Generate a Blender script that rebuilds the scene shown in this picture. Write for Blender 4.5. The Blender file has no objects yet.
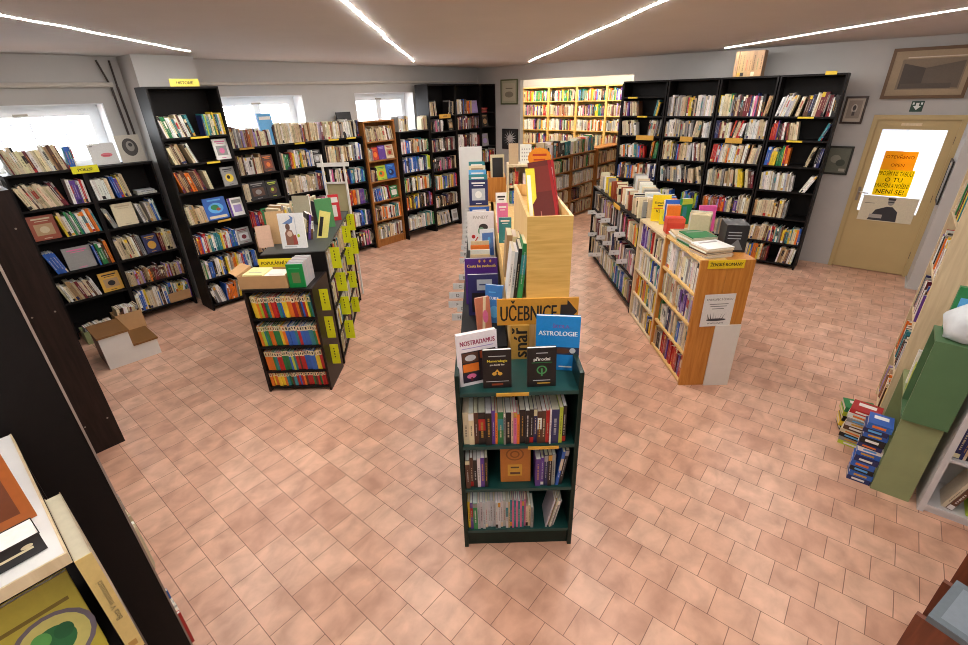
import bpy, math, random
from mathutils import Matrix, Vector
from mathutils.bvhtree import BVHTree
R = math.radians
rnd = random.Random(11)
scn = bpy.context.scene
C = scn.collection

# ------------------------------------------------------------------ colours
def lin(c):
    out = []
    for v in c[:3]:
        v = v / 255.0
        out.append(v / 12.92 if v <= 0.04045 else ((v + 0.055) / 1.055) ** 2.4)
    return tuple(out) + (1.0,)
COL = {k: lin(v) for k, v in dict(
    cream=(226, 212, 176), beige=(203, 184, 148), tan=(176, 142, 100), white=(238, 236, 230), grey=(150, 149, 146), black=(26, 23, 25),
    brown=(88, 54, 38), red=(186, 38, 36), orange=(230, 122, 36), yellow=(236, 204, 52), green=(38, 128, 72), teal=(48, 134, 142),
    blue=(46, 100, 190), navy=(36, 42, 92), purple=(98, 62, 150), pink=(222, 112, 158), maroon=(112, 32, 44), lime=(186, 206, 60),
    silver=(198, 200, 202), page=(232, 222, 198), pagewhite=(242, 240, 234), neon=(226, 232, 20), sky=(96, 176, 232), gold=(214, 164, 62),
    cardboard=(196, 156, 108), lilac=(170, 150, 205), rust=(150, 66, 34)).items()}

# ------------------------------------------------------------------ materials
def new_mat(name):
    m = bpy.data.materials.new(name); m.use_nodes = True
    nt = m.node_tree; b = nt.nodes['Principled BSDF']
    return m, nt, b
def plain(name, rgb, rough=0.5, var=0.12, scale=14.0, metal=0.0, bump=0.0):
    m, nt, b = new_mat(name)
    c = lin(rgb)
    tc = nt.nodes.new('ShaderNodeTexCoord'); nz = nt.nodes.new('ShaderNodeTexNoise')
    nz.inputs['Scale'].default_value = scale; nz.inputs['Detail'].default_value = 4
    nt.links.new(tc.outputs['Object'], nz.inputs['Vector'])
    mx = nt.nodes.new('ShaderNodeMix'); mx.data_type = 'RGBA'
    mx.inputs['A'].default_value = tuple(min(1, v * (1 - var)) for v in c[:3]) + (1,)
    mx.inputs['B'].default_value = tuple(min(1, v * (1 + var)) for v in c[:3]) + (1,)
    nt.links.new(nz.outputs['Fac'], mx.inputs['Factor']); nt.links.new(mx.outputs['Result'], b.inputs['Base Color'])
    b.inputs['Roughness'].default_value = rough; b.inputs['Metallic'].default_value = metal
    if bump:
        bp = nt.nodes.new('ShaderNodeBump'); bp.inputs['Strength'].default_value = bump; bp.inputs['Distance'].default_value = 0.01
        nt.links.new(nz.outputs['Fac'], bp.inputs['Height']); nt.links.new(bp.outputs['Normal'], b.inputs['Normal'])
    return m
def wood(name, rgb1, rgb2, rough=0.45, axis=2):
    m, nt, b = new_mat(name)
    tc = nt.nodes.new('ShaderNodeTexCoord'); mp = nt.nodes.new('ShaderNodeMapping')
    sc = [16, 16, 16]; sc[axis] = 1.4
    mp.inputs['Scale'].default_value = sc
    nz = nt.nodes.new('ShaderNodeTexNoise'); nz.inputs['Scale'].default_value = 3.0; nz.inputs['Detail'].default_value = 6; nz.inputs['Distortion'].default_value = 0.6
    rp = nt.nodes.new('ShaderNodeValToRGB')
    rp.color_ramp.elements[0].position = 0.3; rp.color_ramp.elements[0].color = lin(rgb1)
    rp.color_ramp.elements[1].position = 0.7; rp.color_ramp.elements[1].color = lin(rgb2)
    nt.links.new(tc.outputs['Object'], mp.inputs['Vector']); nt.links.new(mp.outputs['Vector'], nz.inputs['Vector'])
    nt.links.new(nz.outputs['Fac'], rp.inputs['Fac']); nt.links.new(rp.outputs['Color'], b.inputs['Base Color'])
    b.inputs['Roughness'].default_value = rough
    return m
def attr_mat(name, rough=0.42):
    m, nt, b = new_mat(name)
    a = nt.nodes.new('ShaderNodeAttribute'); a.attribute_name = 'Col'
    tc = nt.nodes.new('ShaderNodeTexCoord'); nz = nt.nodes.new('ShaderNodeTexNoise'); nz.inputs['Scale'].default_value = 60
    nt.links.new(tc.outputs['Object'], nz.inputs['Vector'])
    mr = nt.nodes.new('ShaderNodeMapRange'); mr.inputs['To Min'].default_value = 0.86; mr.inputs['To Max'].default_value = 1.08
    nt.links.new(nz.outputs['Fac'], mr.inputs['Value'])
    mx = nt.nodes.new('ShaderNodeMix'); mx.data_type = 'RGBA'; mx.blend_type = 'MULTIPLY'; mx.inputs['Factor'].default_value = 1
    cb = nt.nodes.new('ShaderNodeCombineColor')
    for ch in ('Red', 'Green', 'Blue'): nt.links.new(mr.outputs['Result'], cb.inputs[ch])
    nt.links.new(a.outputs['Color'], mx.inputs['A']); nt.links.new(cb.outputs['Color'], mx.inputs['B'])
    nt.links.new(mx.outputs['Result'], b.inputs['Base Color'])
    b.inputs['Roughness'].default_value = rough
    return m
def emit(name, rgb, s):
    m, nt, b = new_mat(name)
    b.inputs['Base Color'].default_value = lin(rgb); b.inputs['Emission Color'].default_value = lin(rgb); b.inputs['Emission Strength'].default_value = s
    return m
M = {}
M['paint'] = attr_mat('printed_paper'); M['board'] = attr_mat('painted_board', 0.5)
M['black'] = plain('black_laminate', (17, 14, 14), 0.55, 0.25, 30)
M['darkbrown'] = wood('dark_brown_laminate', (27, 19, 17), (40, 29, 26), 0.4)
M['greenblack'] = plain('dark_green_paint', (16, 38, 32), 0.4, 0.35, 22, bump=0.1)
M['teal'] = plain('teal_paint', (22, 66, 62), 0.4, 0.25, 12)
M['brown'] = wood('brown_veneer', (138, 84, 34), (172, 112, 52))
M['orange'] = wood('orange_veneer', (182, 114, 42), (206, 140, 62))
M['pine'] = wood('pine', (216, 174, 104), (236, 202, 138))
M['pale'] = wood('pale_birch', (208, 188, 150), (226, 208, 172))
M['birchx'] = wood('yellow_birch', (206, 166, 88), (226, 190, 112), axis=0)
M['white'] = plain('white_lacquer', (226, 224, 218), 0.45, 0.05)
M['whiteboard'] = plain('white_board', (222, 222, 220), 0.5, 0.06)
M['wall'] = plain('wall_plaster', (186, 184, 181), 0.85, 0.05, 5, bump=0.15)
M['ceil'] = plain('ceiling_plaster', (202, 200, 199), 0.9, 0.05, 3, bump=0.1)
M['doorpaint'] = plain('ochre_door_paint', (186, 164, 116), 0.4, 0.06, 5)
M['pvc'] = plain('white_window_frame', (232, 236, 240), 0.35, 0.03)
M['pipe'] = plain('painted_pipe', (196, 190, 180), 0.5, 0.1)
M['darkpipe'] = plain('dark_pipe', (62, 50, 46), 0.5, 0.2)
M['green1'] = plain('dark_green_crate_paint', (84, 118, 80), 0.5, 0.12, 8)
M['green2'] = plain('sage_green_crate_paint', (140, 150, 106), 0.5, 0.14, 8)
M['greyw'] = plain('grey_white_paint', (204, 202, 202), 0.5, 0.06)
M['redbrown'] = wood('red_brown_wood', (92, 44, 26), (122, 62, 36))
M['steel'] = plain('metal', (150, 146, 138), 0.3, 0.1, metal=0.9)
M['cardboard'] = plain('cardboard', (190, 150, 104), 0.8, 0.1, 20)
M['plasticbag'] = plain('white_plastic', (208, 214, 218), 0.3, 0.12, 30)
M['led'] = emit('led_strip_light', (255, 249, 244), 165.0)
M['led_far'] = emit('far_room_tube_light', (255, 242, 220), 75.0)
M['rail'] = plain('railing_metal', (112, 116, 122), 0.5, 0.1)

# floor tiles
def floor_mat():
    m, nt, b = new_mat('terracotta_tiles')
    tc = nt.nodes.new('ShaderNodeTexCoord'); mp = nt.nodes.new('ShaderNodeMapping')
    mp.inputs['Rotation'].default_value = (0, 0, R(90))
    nt.links.new(tc.outputs['Object'], mp.inputs['Vector'])
    br = nt.nodes.new('ShaderNodeTexBrick'); br.offset = 0.5; br.squash = 1.0
    br.inputs['Scale'].default_value = 1.0; br.inputs['Brick Width'].default_value = 0.207; br.inputs['Row Height'].default_value = 0.182
    br.inputs['Mortar Size'].default_value = 0.0022; br.inputs['Mortar Smooth'].default_value = 0.3; br.inputs['Bias'].default_value = -0.1
    br.inputs['Color1'].default_value = lin((226, 184, 158)); br.inputs['Color2'].default_value = lin((206, 157, 131)); br.inputs['Mortar'].default_value = lin((140, 104, 86))
    nt.links.new(mp.outputs['Vector'], br.inputs['Vector'])
    nz = nt.nodes.new('ShaderNodeTexNoise'); nz.inputs['Scale'].default_value = 7; nz.inputs['Detail'].default_value = 4; nz.inputs['Distortion'].default_value = 0.3
    mp2 = nt.nodes.new('ShaderNodeMapping'); mp2.inputs['Scale'].default_value = (0.9, 1.1, 1)
    nt.links.new(tc.outputs['Object'], mp2.inputs['Vector']); nt.links.new(mp2.outputs['Vector'], nz.inputs['Vector'])
    mr = nt.nodes.new('ShaderNodeValToRGB')
    mr.color_ramp.elements[0].position = 0.3; mr.color_ramp.elements[0].color = (0.74, 0.7, 0.68, 1)
    mr.color_ramp.elements[1].position = 0.68; mr.color_ramp.elements[1].color = (1.1, 1.1, 1.1, 1)
    nt.links.new(nz.outputs['Fac'], mr.inputs['Fac'])
    mx = nt.nodes.new('ShaderNodeMix'); mx.data_type = 'RGBA'; mx.blend_type = 'MULTIPLY'; mx.inputs['Factor'].default_value = 1
    nt.links.new(br.outputs['Color'], mx.inputs['A']); nt.links.new(mr.outputs['Color'], mx.inputs['B'])
    nt.links.new(mx.outputs['Result'], b.inputs['Base Color'])
    b.inputs['Roughness'].default_value = 0.36; b.inputs['Specular IOR Level'].default_value = 0.5
    bp = nt.nodes.new('ShaderNodeBump'); bp.inputs['Strength'].default_value = 0.35; bp.inputs['Distance'].default_value = 0.004
    inv = nt.nodes.new('ShaderNodeMath'); inv.operation = 'SUBTRACT'; inv.inputs[0].default_value = 1.0
    nt.links.new(br.outputs['Fac'], inv.inputs[1])
    ad = nt.nodes.new('ShaderNodeMath'); ad.operation = 'MULTIPLY_ADD'; ad.inputs[1].default_value = 0.5
    nt.links.new(nz.outputs['Fac'], ad.inputs[0]); nt.links.new(inv.outputs[0], ad.inputs[2])
    nt.links.new(ad.outputs[0], bp.inputs['Height']); nt.links.new(bp.outputs['Normal'], b.inputs['Normal'])
    return m
for k in ('black', 'darkbrown', 'greenblack'): M[k].node_tree.nodes['Principled BSDF'].inputs['Specular IOR Level'].default_value = .22
M['floor'] = floor_mat()
def glass_mat():
    m = bpy.data.materials.new('window_glass'); m.use_nodes = True; nt = m.node_tree; nt.nodes.clear()
    o = nt.nodes.new('ShaderNodeOutputMaterial'); mix = nt.nodes.new('ShaderNodeMixShader'); t = nt.nodes.new('ShaderNodeBsdfTransparent'); g = nt.nodes.new('ShaderNodeBsdfGlossy')
    g.inputs['Roughness'].default_value = 0.02; mix.inputs[0].default_value = 0.06
    nt.links.new(t.outputs[0], mix.inputs[1]); nt.links.new(g.outputs[0], mix.inputs[2]); nt.links.new(mix.outputs[0], o.inputs[0]); return m
M['glass'] = glass_mat()
def translucent_attr(name, mixf=0.45):
    m = bpy.data.materials.new(name); m.use_nodes = True; nt = m.node_tree; nt.nodes.clear()
    o = nt.nodes.new('ShaderNodeOutputMaterial'); mix = nt.nodes.new('ShaderNodeMixShader'); t = nt.nodes.new('ShaderNodeBsdfTranslucent'); d = nt.nodes.new('ShaderNodeBsdfDiffuse')
    a = nt.nodes.new('ShaderNodeAttribute'); a.attribute_name = 'Col'
    nt.links.new(a.outputs['Color'], t.inputs['Color']); nt.links.new(a.outputs['Color'], d.inputs['Color'])
    mix.inputs[0].default_value = mixf
    nt.links.new(t.outputs[0], mix.inputs[1]); nt.links.new(d.outputs[0], mix.inputs[2]); nt.links.new(mix.outputs[0], o.inputs[0]); return m
M['frost'] = translucent_attr('frosted_glass'); M['paperback'] = translucent_attr('backlit_paper', .6)

# ------------------------------------------------------------------ mesh builder
class MB:
    def __init__(s): s.v = []; s.f = []; s.m = []; s.c = []
    def add(s, vs, fs, mat=0, col=(1, 1, 1, 1), X=None):
        o = len(s.v)
        for p in vs:
            s.v.append(tuple(X @ Vector(p)) if X is not None else tuple(p))
        for k, f in enumerate(fs):
            s.f.append(tuple(i + o for i in f)); s.m.append(mat); s.c.append(col[k] if isinstance(col, list) else col)
        return s
    def box(s, x0, x1, y0, y1, z0, z1, mat=0, col=(1, 1, 1, 1), X=None):
        vs = [(x0, y0, z0), (x1, y0, z0), (x1, y1, z0), (x0, y1, z0), (x0, y0, z1), (x1, y0, z1), (x1, y1, z1), (x0, y1, z1)]
        fs = [(0, 3, 2, 1), (4, 5, 6, 7), (0, 1, 5, 4), (1, 2, 6, 5), (2, 3, 7, 6), (3, 0, 4, 7)]
        return s.add(vs, fs, mat, col, X)
    def rect(s, x0, x1, z0, z1, y, mat=0, col=(1, 1, 1, 1), X=None):
        return s.add([(x0, y, z0), (x1, y, z0), (x1, y, z1), (x0, y, z1)], [(0, 1, 2, 3)], mat, col, X)
    def ell(s, cx, cz, rx, rz, y, mat=0, col=(1, 1, 1, 1), X=None, n=20):
        return s.add([(cx + rx * math.cos(2 * math.pi * i / n), y, cz + rz * math.sin(2 * math.pi * i / n)) for i in range(n)], [tuple(range(n))], mat, col, X)
    def tube(s, p, q, r, n=8, mat=0, col=(1, 1, 1, 1), X=None):
        p = Vector(p); q = Vector(q); d = (q - p).normalized()
        a = d.orthogonal().normalized(); b = d.cross(a)
        vs = []
        for e in (p, q):
            for i in range(n):
                t = 2 * math.pi * i / n; vs.append(e + r * (a * math.cos(t) + b * math.sin(t)))
        fs = [(i, (i + 1) % n, n + (i + 1) % n, n + i) for i in range(n)] + [tuple(range(n - 1, -1, -1)), tuple(range(n, 2 * n))]
        return s.add(vs, fs, mat, col, X)
    def text(s, txt, cx, cz, h, y, col, mat=0, X=None, rot=0.0, wmax=None):
        vs, fs, w = glyphs(txt)
        k = h
        if wmax and w * k > wmax: kx = wmax / w
        else: kx = k
        cr, sr = math.cos(rot), math.sin(rot)
        out = []
        for (a, b) in vs:
            a = (a - w / 2) * kx; b = (b - 0.36) * k
            out.append((cx + a * cr - b * sr, y, cz + a * sr + b * cr))
        return s.add(out, fs, mat, col, X)
    def bold(s, txt, cx, cz, h, y, col, k=.03, **kw):
        for q in (-1, 0, 1): s.text(txt, cx + q * k * h * math.cos(kw.get('rot', 0)), cz + q * k * h * math.sin(kw.get('rot', 0)), h, y - .00002 * q, col, **kw)
        return s
    def mesh(s, name, mats):
        me = bpy.data.meshes.new(name); me.from_pydata(s.v, [], s.f)
        for m in mats: me.materials.append(m)
        me.polygons.foreach_set('material_index', s.m)
        ca = me.color_attributes.new('Col', 'FLOAT_COLOR', 'CORNER')
        buf = []
        for f, c in zip(s.f, s.c): buf.extend(list(c) * len(f))
        ca.data.foreach_set('color', buf); me.update()
        return me
    def build(s, name, mats, parent=None, X=None):
        if not isinstance(mats, (list, tuple)): mats = [mats]
        o = bpy.data.objects.new(name, s.mesh(name, mats)); C.objects.link(o)
        if parent is not None: o.parent = parent
        if X is not None: o.matrix_local = X
        return o
_gl = {}
def glyphs(txt):
    if txt in _gl: return _gl[txt]
    cu = bpy.data.curves.new('t', 'FONT'); cu.body = txt; cu.size = 1.0; cu.resolution_u = 2
    ob = bpy.data.objects.new('t', cu); C.objects.link(ob)
    dg = bpy.context.evaluated_depsgraph_get(); me = bpy.data.meshes.new_from_object(ob.evaluated_get(dg))
    vs = [(v.co.x, v.co.y) for v in me.vertices]; fs = [tuple(p.vertices) for p in me.polygons]
    w = max([v[0] for v in vs] + [0.01])
    bpy.data.objects.remove(ob); bpy.data.curves.remove(cu); bpy.data.meshes.remove(me)
    fs2 = []
    for f in fs:   # face towards -y
        a, b, c = (vs[f[0]], vs[f[1]], vs[f[2]])
        fs2.append(f if (b[0]-a[0])*(c[1]-a[1])-(b[1]-a[1])*(c[0]-a[0]) > 0 else tuple(reversed(f)))
    _gl[txt] = (vs, fs2, w); return _gl[txt]
def tag(o, label, cat, group=None, kind=None):
    o['label'] = label; o['category'] = cat
    if group: o['group'] = group
    if kind: o['kind'] = kind
    return o
def struct(name, mb, mat, parent=None, X=None):
    o = mb.build(name, mat, parent, X)
    if parent is None: o['kind'] = 'structure'
    return o
def empty(name, X, label=None, cat=None, group=None):
    o = bpy.data.objects.new(name, None); C.objects.link(o); o.matrix_local = X; o.empty_display_size = 0.1
    if label: tag(o, label, cat, group)
    return o
def TR(x, y, z=0.0, deg=0.0): return Matrix.Translation((x, y, z)) @ Matrix.Rotation(R(deg), 4, 'Z')
c50, s50 = math.cos(R(50)), math.sin(R(50))
def XY(a, b): return (a * c50 - b * s50, a * s50 + b * c50)
def AB(a, b, z=0.0, deg=50.0):
    x, y = XY(a, b); return TR(x, y, z, deg)
ROOM = AB(0, 0, 0, 50)        # room axes: local x runs along the window wall, local y towards it

# ------------------------------------------------------------------ the setting
CEIL = 2.88
A0, A1, B0, B1 = -4.6, 8.3, -4.2, 6.95
struct('floor', MB().box(A0 - 0.4, 13.6, B0 - 0.4, 11.0, -0.1, 0.0), M['floor'], None, ROOM)
struct('ceiling', MB().box(A0 - 0.4, A1 + 0.3, B0 - 0.4, B1 + 0.45, CEIL, CEIL + 0.15), M['ceil'], None, ROOM)
# window wall, with three openings
WIN = [(0.35, 1.76, 1.72, 2.42), (3.0, 4.24, 1.72, 2.46), (5.18, 6.47, 1.72, 2.47)]
wl = MB(); T0, T1 = B1, B1 + 0.4
wl.box(A0 - 0.4, A1 + 0.3, T0, T1, 0, 1.72); wl.box(A0 - 0.4, A1 + 0.3, T0, T1, 2.47, CEIL)
xs = [A0 - 0.4] + [v for w in WIN for v in w[:2]] + [A1 + 0.3]
for i in range(0, len(xs), 2): wl.box(xs[i], xs[i + 1], T0, T1, 1.72, 2.47)
for w in WIN:
    if w[3] < 2.47: wl.box(w[0], w[1], T0, T1, w[3], 2.47)
struct('wall_left', wl, M['wall'], None, ROOM)
struct('wall_pilaster', MB().box(2.03, 2.66, 6.5, B1, 0, CEIL), M['wall'], None, ROOM)
for i, w in enumerate(WIN):
    root = bpy.data.objects.new('window_%d' % (i + 1), None); C.objects.link(root); root.matrix_local = AB(w[0], T0 + 0.24, w[2], 50); root['kind'] = 'structure'
    W, Hh = w[1] - w[0], w[3] - w[2]
    fr = MB()
    for (x0, x1, z0, z1) in ((0, .07, 0, Hh), (W - .07, W, 0, Hh), (.07, W - .07, 0, .07), (.07, W - .07, Hh - .07, Hh)): fr.box(x0, x1, 0, .07, z0, z1)
    fr.build('window_frame', M['pvc'], root)
    sa = MB()
    mid = [] if i == 0 else [W * 0.5]
    ed = [.07] + mid + [W - .07]
    for k in range(len(ed) - 1):
        x0, x1 = ed[k], ed[k + 1]
        for (p, q, r_, s_) in ((x0, x0 + .05, .07, Hh - .07), (x1 - .05, x1, .07, Hh - .07), (x0 + .05, x1 - .05, .07, .12), (x0 + .05, x1 - .05, Hh - .12, Hh - .07)): sa.box(p, q, -.02, .05, r_, s_)
    sash = sa.build('window_sash', M['pvc'], root)
    MB().box(.09, W - .09, .02, .03, .09, Hh - .09).build('window_pane', M['glass'], root)
    MB().box(0, .012, -.238, 0, .02, Hh).box(W - .012, W, -.238, 0, .02, Hh).box(.012, W - .012, -.238, 0, Hh - .012, Hh).build('window_reveal', M['pvc'], root)
    MB().box(-.0, W, -.24, 0.0, -.0, .02).build('window_sill', M['white'], root)
    MB().box(W * .5 - .06, W * .5 + .06, -.045, -.02, Hh - .105, Hh - .085).build('window_handle', M['steel'], sash)
# back wall with the opening to the far room
bw = MB(); D0, D1, DT = 3.58, 5.87, 2.63
bw.box(A1, A1 + 0.1, -0.63, 0.27, 2.028, CEIL); bw.box(A1, A1 + 0.1, 0.27, D0, 0, CEIL); bw.box(A1, A1 + 0.1, D1, B1 + .4, 0, CEIL); bw.box(A1, A1 + 0.1, D0, D1, DT, CEIL)
struct('wall_back', bw, M['wall'], None, ROOM)
struct('wall_right', MB().box(7.78, A1 + .3, B0 - .3, -0.63, 0, CEIL).box(A0 - .3, 7.78, B0 - .3, B0, 0, CEIL), M['wall'], None, ROOM)
struct('wall_front', MB().box(A0 - .3, A0, B0, B1, 0, CEIL), M['wall'], None, ROOM)
# far room shell
FA, FB0, FB1, FC = 11.35, 2.2, 10.4, 2.95
struct('wall_far', MB().box(FA, FA + .2, FB0, FB1, 0, FC), M['wall'], None, ROOM)
struct('wall_far_left', MB().box(A1 + .1, FA, FB1, FB1 + .2, 0, FC), M['wall'], None, ROOM)
struct('wall_far_right', MB().box(A1 + .1, FA, FB0 - .2, FB0, 0, FC), M['wall'], None, ROOM)
struct('wall_far_front', MB().box(A1 + .1, A1 + .3, B1 + .4, FB1, 0, FC), M['wall'], None, ROOM)
struct('ceiling_far', MB().box(A1 + .1, FA + .2, FB0 - .2, FB1 + .2, FC, FC + .1), M['whiteboard'], None, ROOM)
# baseboard on the short wall beside the door
struct('baseboard_right', MB().box(7.765, 7.78, B0, -.63, 0, .02).box(7.765, A1, -.63, -.615, 0, .02), M['wall'], None, ROOM)
# door (hinged leaf with a glazed upper half)
dr = bpy.data.objects.new('door_1', None); C.objects.link(dr); dr.matrix_local = AB(A1, 0.27, 0, -40); dr['kind'] = 'structure'
W = 0.90
fr = MB().box(.05, W - .05, .045, .12, 0, .03).box(0, .05, -.03, .12, 0, 2.03).box(W - .05, W, -.03, .12, 0, 2.03).box(.05, W - .05, -.03, .12, 1.975, 2.03)
fr.build('door_frame', M['doorpaint'], dr)
leaf = MB(); gx0, gx1, gz0, gz1 = .13, .76, .82, 1.86
leaf.box(.05, gx0, 0, .045, .01, 1.98).box(gx1, W - .05, 0, .045, .01, 1.98).box(gx0, gx1, 0, .045, .01, gz0).box(gx0, gx1, 0, .045, gz1, 1.98)
leaf.build('door_leaf', M['doorpaint'], dr)
leaf_o = [o for o in dr.children if o.name.startswith('door_leaf')][0]
MB().box(gx0, gx1, .018, .026, gz0, gz1, 0, lin((226, 233, 242))).build('door_glass', M['frost'], dr)
hd = MB().box(.075, .105, -.012, 0, .95, 1.13).tube((.09, -.012, 1.07), (.09, -.05, 1.07), .008).tube((.09, -.05, 1.07), (.2, -.05, 1.06), .008)
hd.build('door_handle', M['steel'], leaf_o)
for z in (.25, 1.0, 1.7): MB().tube((W - .045, -.012, z), (W - .045, -.012, z + .09), .009).build('hinge', M['darkpipe'], dr)
MB().box(.3, .5, -.004, 0, 1.905, 1.935).build('door_plate', M['pale'], leaf_o)
# papers on the door glass
DX = AB(A1, 0.27, 0, -40)
tag(MB().box(.14, .40, .0145, .0165, 1.0, 1.855, 0, lin((250, 250, 250))).build('paper_sheet', M['frost'], None, DX), 'tall white sheet taped on the left half of the door glass', 'paper')
tag(MB().box(.235, .57, .010, .014, 1.36, 1.60, 0, lin((255, 192, 44))).text('OTEVŘENO', .40, 1.53, .055, .0095, lin((150, 40, 0))).text('OPEN', .40, 1.43, .055, .0095, lin((150, 40, 0))).build('paper_notice', M['paperback'], None, DX),
    'small orange paper notice taped high on the door glass', 'notice')
p = MB().box(.235, .60, .004, .009, 1.04, 1.37, 0, lin((255, 226, 30)))
for k, t in enumerate(('PROSÍM NE TABULI', 'O TU', 'KRADENÍ A NOŠENÍ', 'NENÍ SE!')): p.text(t, .41, 1.325 - k * .077, .078, .0035, lin((16, 8, 2)), wmax=.35)
tag(p.build('paper_notice', M['paperback'], None, DX), 'large yellow handwritten notice taped in the middle of the door glass', 'notice')
p = MB().box(.16, .74, -.006, -.002, .70, 1.03, 0, lin((214, 204, 178)))
p.ell(.47, .965, .036, .048, -.0065, 0, lin((150, 146, 140))).add([(.27, -.0068, .71), (.58, -.0068, .71), (.565, -.0068, .84), (.5, -.0068, .9), (.44, -.0068, .9), (.33, -.0068, .85)], [(0, 1, 2, 3, 4, 5)], 0, lin((48, 48, 54)))
p.rect(.43, .51, .985, 1.015, -.0069, 0, lin((46, 44, 46))).rect(.44, .5, .955, .966, -.007, 0, lin((40, 40, 44))).rect(.28, .42, .74, .79, -.0071, 0, lin((170, 164, 156))).rect(.19, .3, .93, .936, -.0071, 0, lin((90, 84, 78)))
tag(p.build('poster', M['board'], None, DX), 'cream poster of a seated figure in dark clothes, below the yellow notice', 'poster')

# ------------------------------------------------------------------ ceiling lights
def strip(name, pts, label, w=.0072, mat='led', kind='led strip'):
    mb = MB(); n = len(pts)
    vs = []
    for i, (x, y) in enumerate(pts):
        d = Vector(pts[min(i + 1, n - 1)]) - Vector(pts[max(i - 1, 0)]); d.normalize(); nx, ny = -d.y * w, d.x * w
        for z in (CEIL - .0004, CEIL - .0034): vs += [(x + nx, y + ny, z), (x - nx, y - ny, z)]
    fs = []
    for i in range(n - 1):
        o = i * 4; q = o + 4
        fs += [(o + 2, q + 2, q + 3, o + 3), (o, o + 2 if 0 else o, q, q + 2)] if 0 else [(o + 2, q + 2, q + 3, o + 3), (o, q, q + 2, o + 2), (o + 1, o + 3, q + 3, q + 1), (o, o + 1, q + 1, q)]
    fs += [(0, 2, 3, 1), (4 * n - 4, 4 * n - 3, 4 * n - 1, 4 * n - 2)]
    mb.add(vs, fs)
    return tag(mb.build(name, M[mat]), label, kind, 'led strips on the ceiling')
def wavy(x0, y0, x1, y1, n=16, amp=.02, seed=1):
    r = random.Random(seed); out = []
    for i in range(n + 1):
        t = i / n; out.append((x0 + (x1 - x0) * t + r.uniform(-amp, amp), y0 + (y1 - y0) * t))
    return out
strip('led_strip', wavy(-2.42, .6, -2.98, 5.62, seed=3), 'glowing led strip on the ceiling nearest the windows, ending before the history bookcase')
strip('led_strip', wavy(-.52, -1.8, -.95, 8.2, seed=5), 'glowing led strip on the ceiling running to the tall corner bookcases')
strip('led_strip', wavy(1.38, -1.8, .9, 9.1, seed=7), 'glowing led strip on the ceiling ending at the opening to the far room')
strip('led_strip', wavy(3.78, 2.2, 3.4, 7.3, seed=9, amp=.008), 'glowing led strip on the ceiling above the black wall bookcases and door')
for k, (a, b) in enumerate(((10.2, 5.0), (10.2, 7.0))):
    tag(MB().box(-.6, .6, -.05, .05, FC - .06, FC).build('ceiling_lamp', M['led_far'], None, AB(a, b, 0, -40)), ('ceiling tube lamp in the far room beside its right wall', 'ceiling tube lamp in the far room behind the picture wall')[k], 'lamp', 'far room lamps')

# ------------------------------------------------------------------ bookcases
CASES = []
class Case: pass
def bookcase(label, phrase, X, W, D, H, shelves, mat, side=.02, back=True, plinth=None, top=True, edge=None, names=None, group=None, shelfmat=None, topmat=None, sideH=None, name='bookcase', lab=None, cat='bookcase', toprows=True):
    """X: front left bottom corner, local x to the right, local y into the case"""
    root = empty(name, X, label, cat, group)
    sm = shelfmat or mat
    MB().box(0, side, 0, D, 0, sideH or H).build('side_panel', mat, root); MB().box(W - side, W, 0, D, 0, sideH or H).build('side_panel', mat, root)
    if top: MB().box(side, W - side, 0, D, H - .022, H).build('top_panel', topmat or sm, root)
    if back: MB().box(side, W - side, D - .008, D, shelves[-1] if plinth is None else 0.0, H - .022).build('back_panel', mat, root)
    for z in shelves: MB().box(side, W - side, 0.004, D - .008, z - .02, z).build('shelf', sm, root)
    if plinth: MB().box(side, W - side, .02, .04, 0, plinth - .02).build('plinth', mat, root)
    c = Case(); c.root = root; c.X = X; c.W = W; c.D = D; c.H = H; c.shelves = shelves; c.side = side; c.phrase = phrase; c.top = H
    CASES.append(c); return c
def shelf_label(c, x0, x1, z, col='yellow', txt=None, h=.03):
    mb = MB().box(x0, x1, -.006, -.001, z - h, z, 0, COL[col] if isinstance(col, str) else col)
    if txt: mb.text(txt, (x0 + x1) / 2, z - h * .5, h * .55, -.0068, COL['black'], wmax=(x1 - x0) * .9)
    sh = [o for o in c.root.children if o.name.startswith('shelf') and not o.name.startswith('shelf_l')]
    near = [o for o in sh if abs(o.data.vertices[4].co.z - z) < .05]
    mb.build('shelf_label', M['board'], near[0] if near else ([o for o in c.root.children if o.name.startswith('top_panel')] or [c.root])[0])

# ------------------------------------------------------------------ books
PAL = {
 'c': 'cream cream cream beige beige tan white grey cream brown maroon', 'm': 'cream white blue red green yellow grey black beige orange teal white purple brown white cream',
 'd': 'black black navy brown grey maroon white black beige', 'w': 'white white cream silver white beige grey', 'b': 'blue navy white teal blue lime white',
 'r': 'rust brown tan orange maroon beige lilac tan', 'p': 'grey silver beige white grey cream black', 'y': 'yellow orange yellow brown blue cream', 'v': 'white lilac silver purple white',
 'k': 'orange yellow green blue red teal lime red green blue orange yellow brown teal', 'g': 'green', 't': 'tan beige cream tan', 'x': 'red maroon red red purple', 's': 'black maroon grey white pink navy beige black',
 'n': 'cream beige beige cream tan'}
BOOKS = []      # dicts
ORD = ['', 'first', 'second', 'third', 'fourth', 'fifth', 'sixth', 'seventh', 'eighth', 'ninth', 'tenth', 'eleventh', 'twelfth', 'thirteenth', 'fourteenth', 'fifteenth', 'sixteenth', 'seventeenth', 'eighteenth', 'nineteenth', 'twentieth', 'twenty-first', 'twenty-second', 'twenty-third', 'twenty-fourth', 'twenty-fifth']
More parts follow.
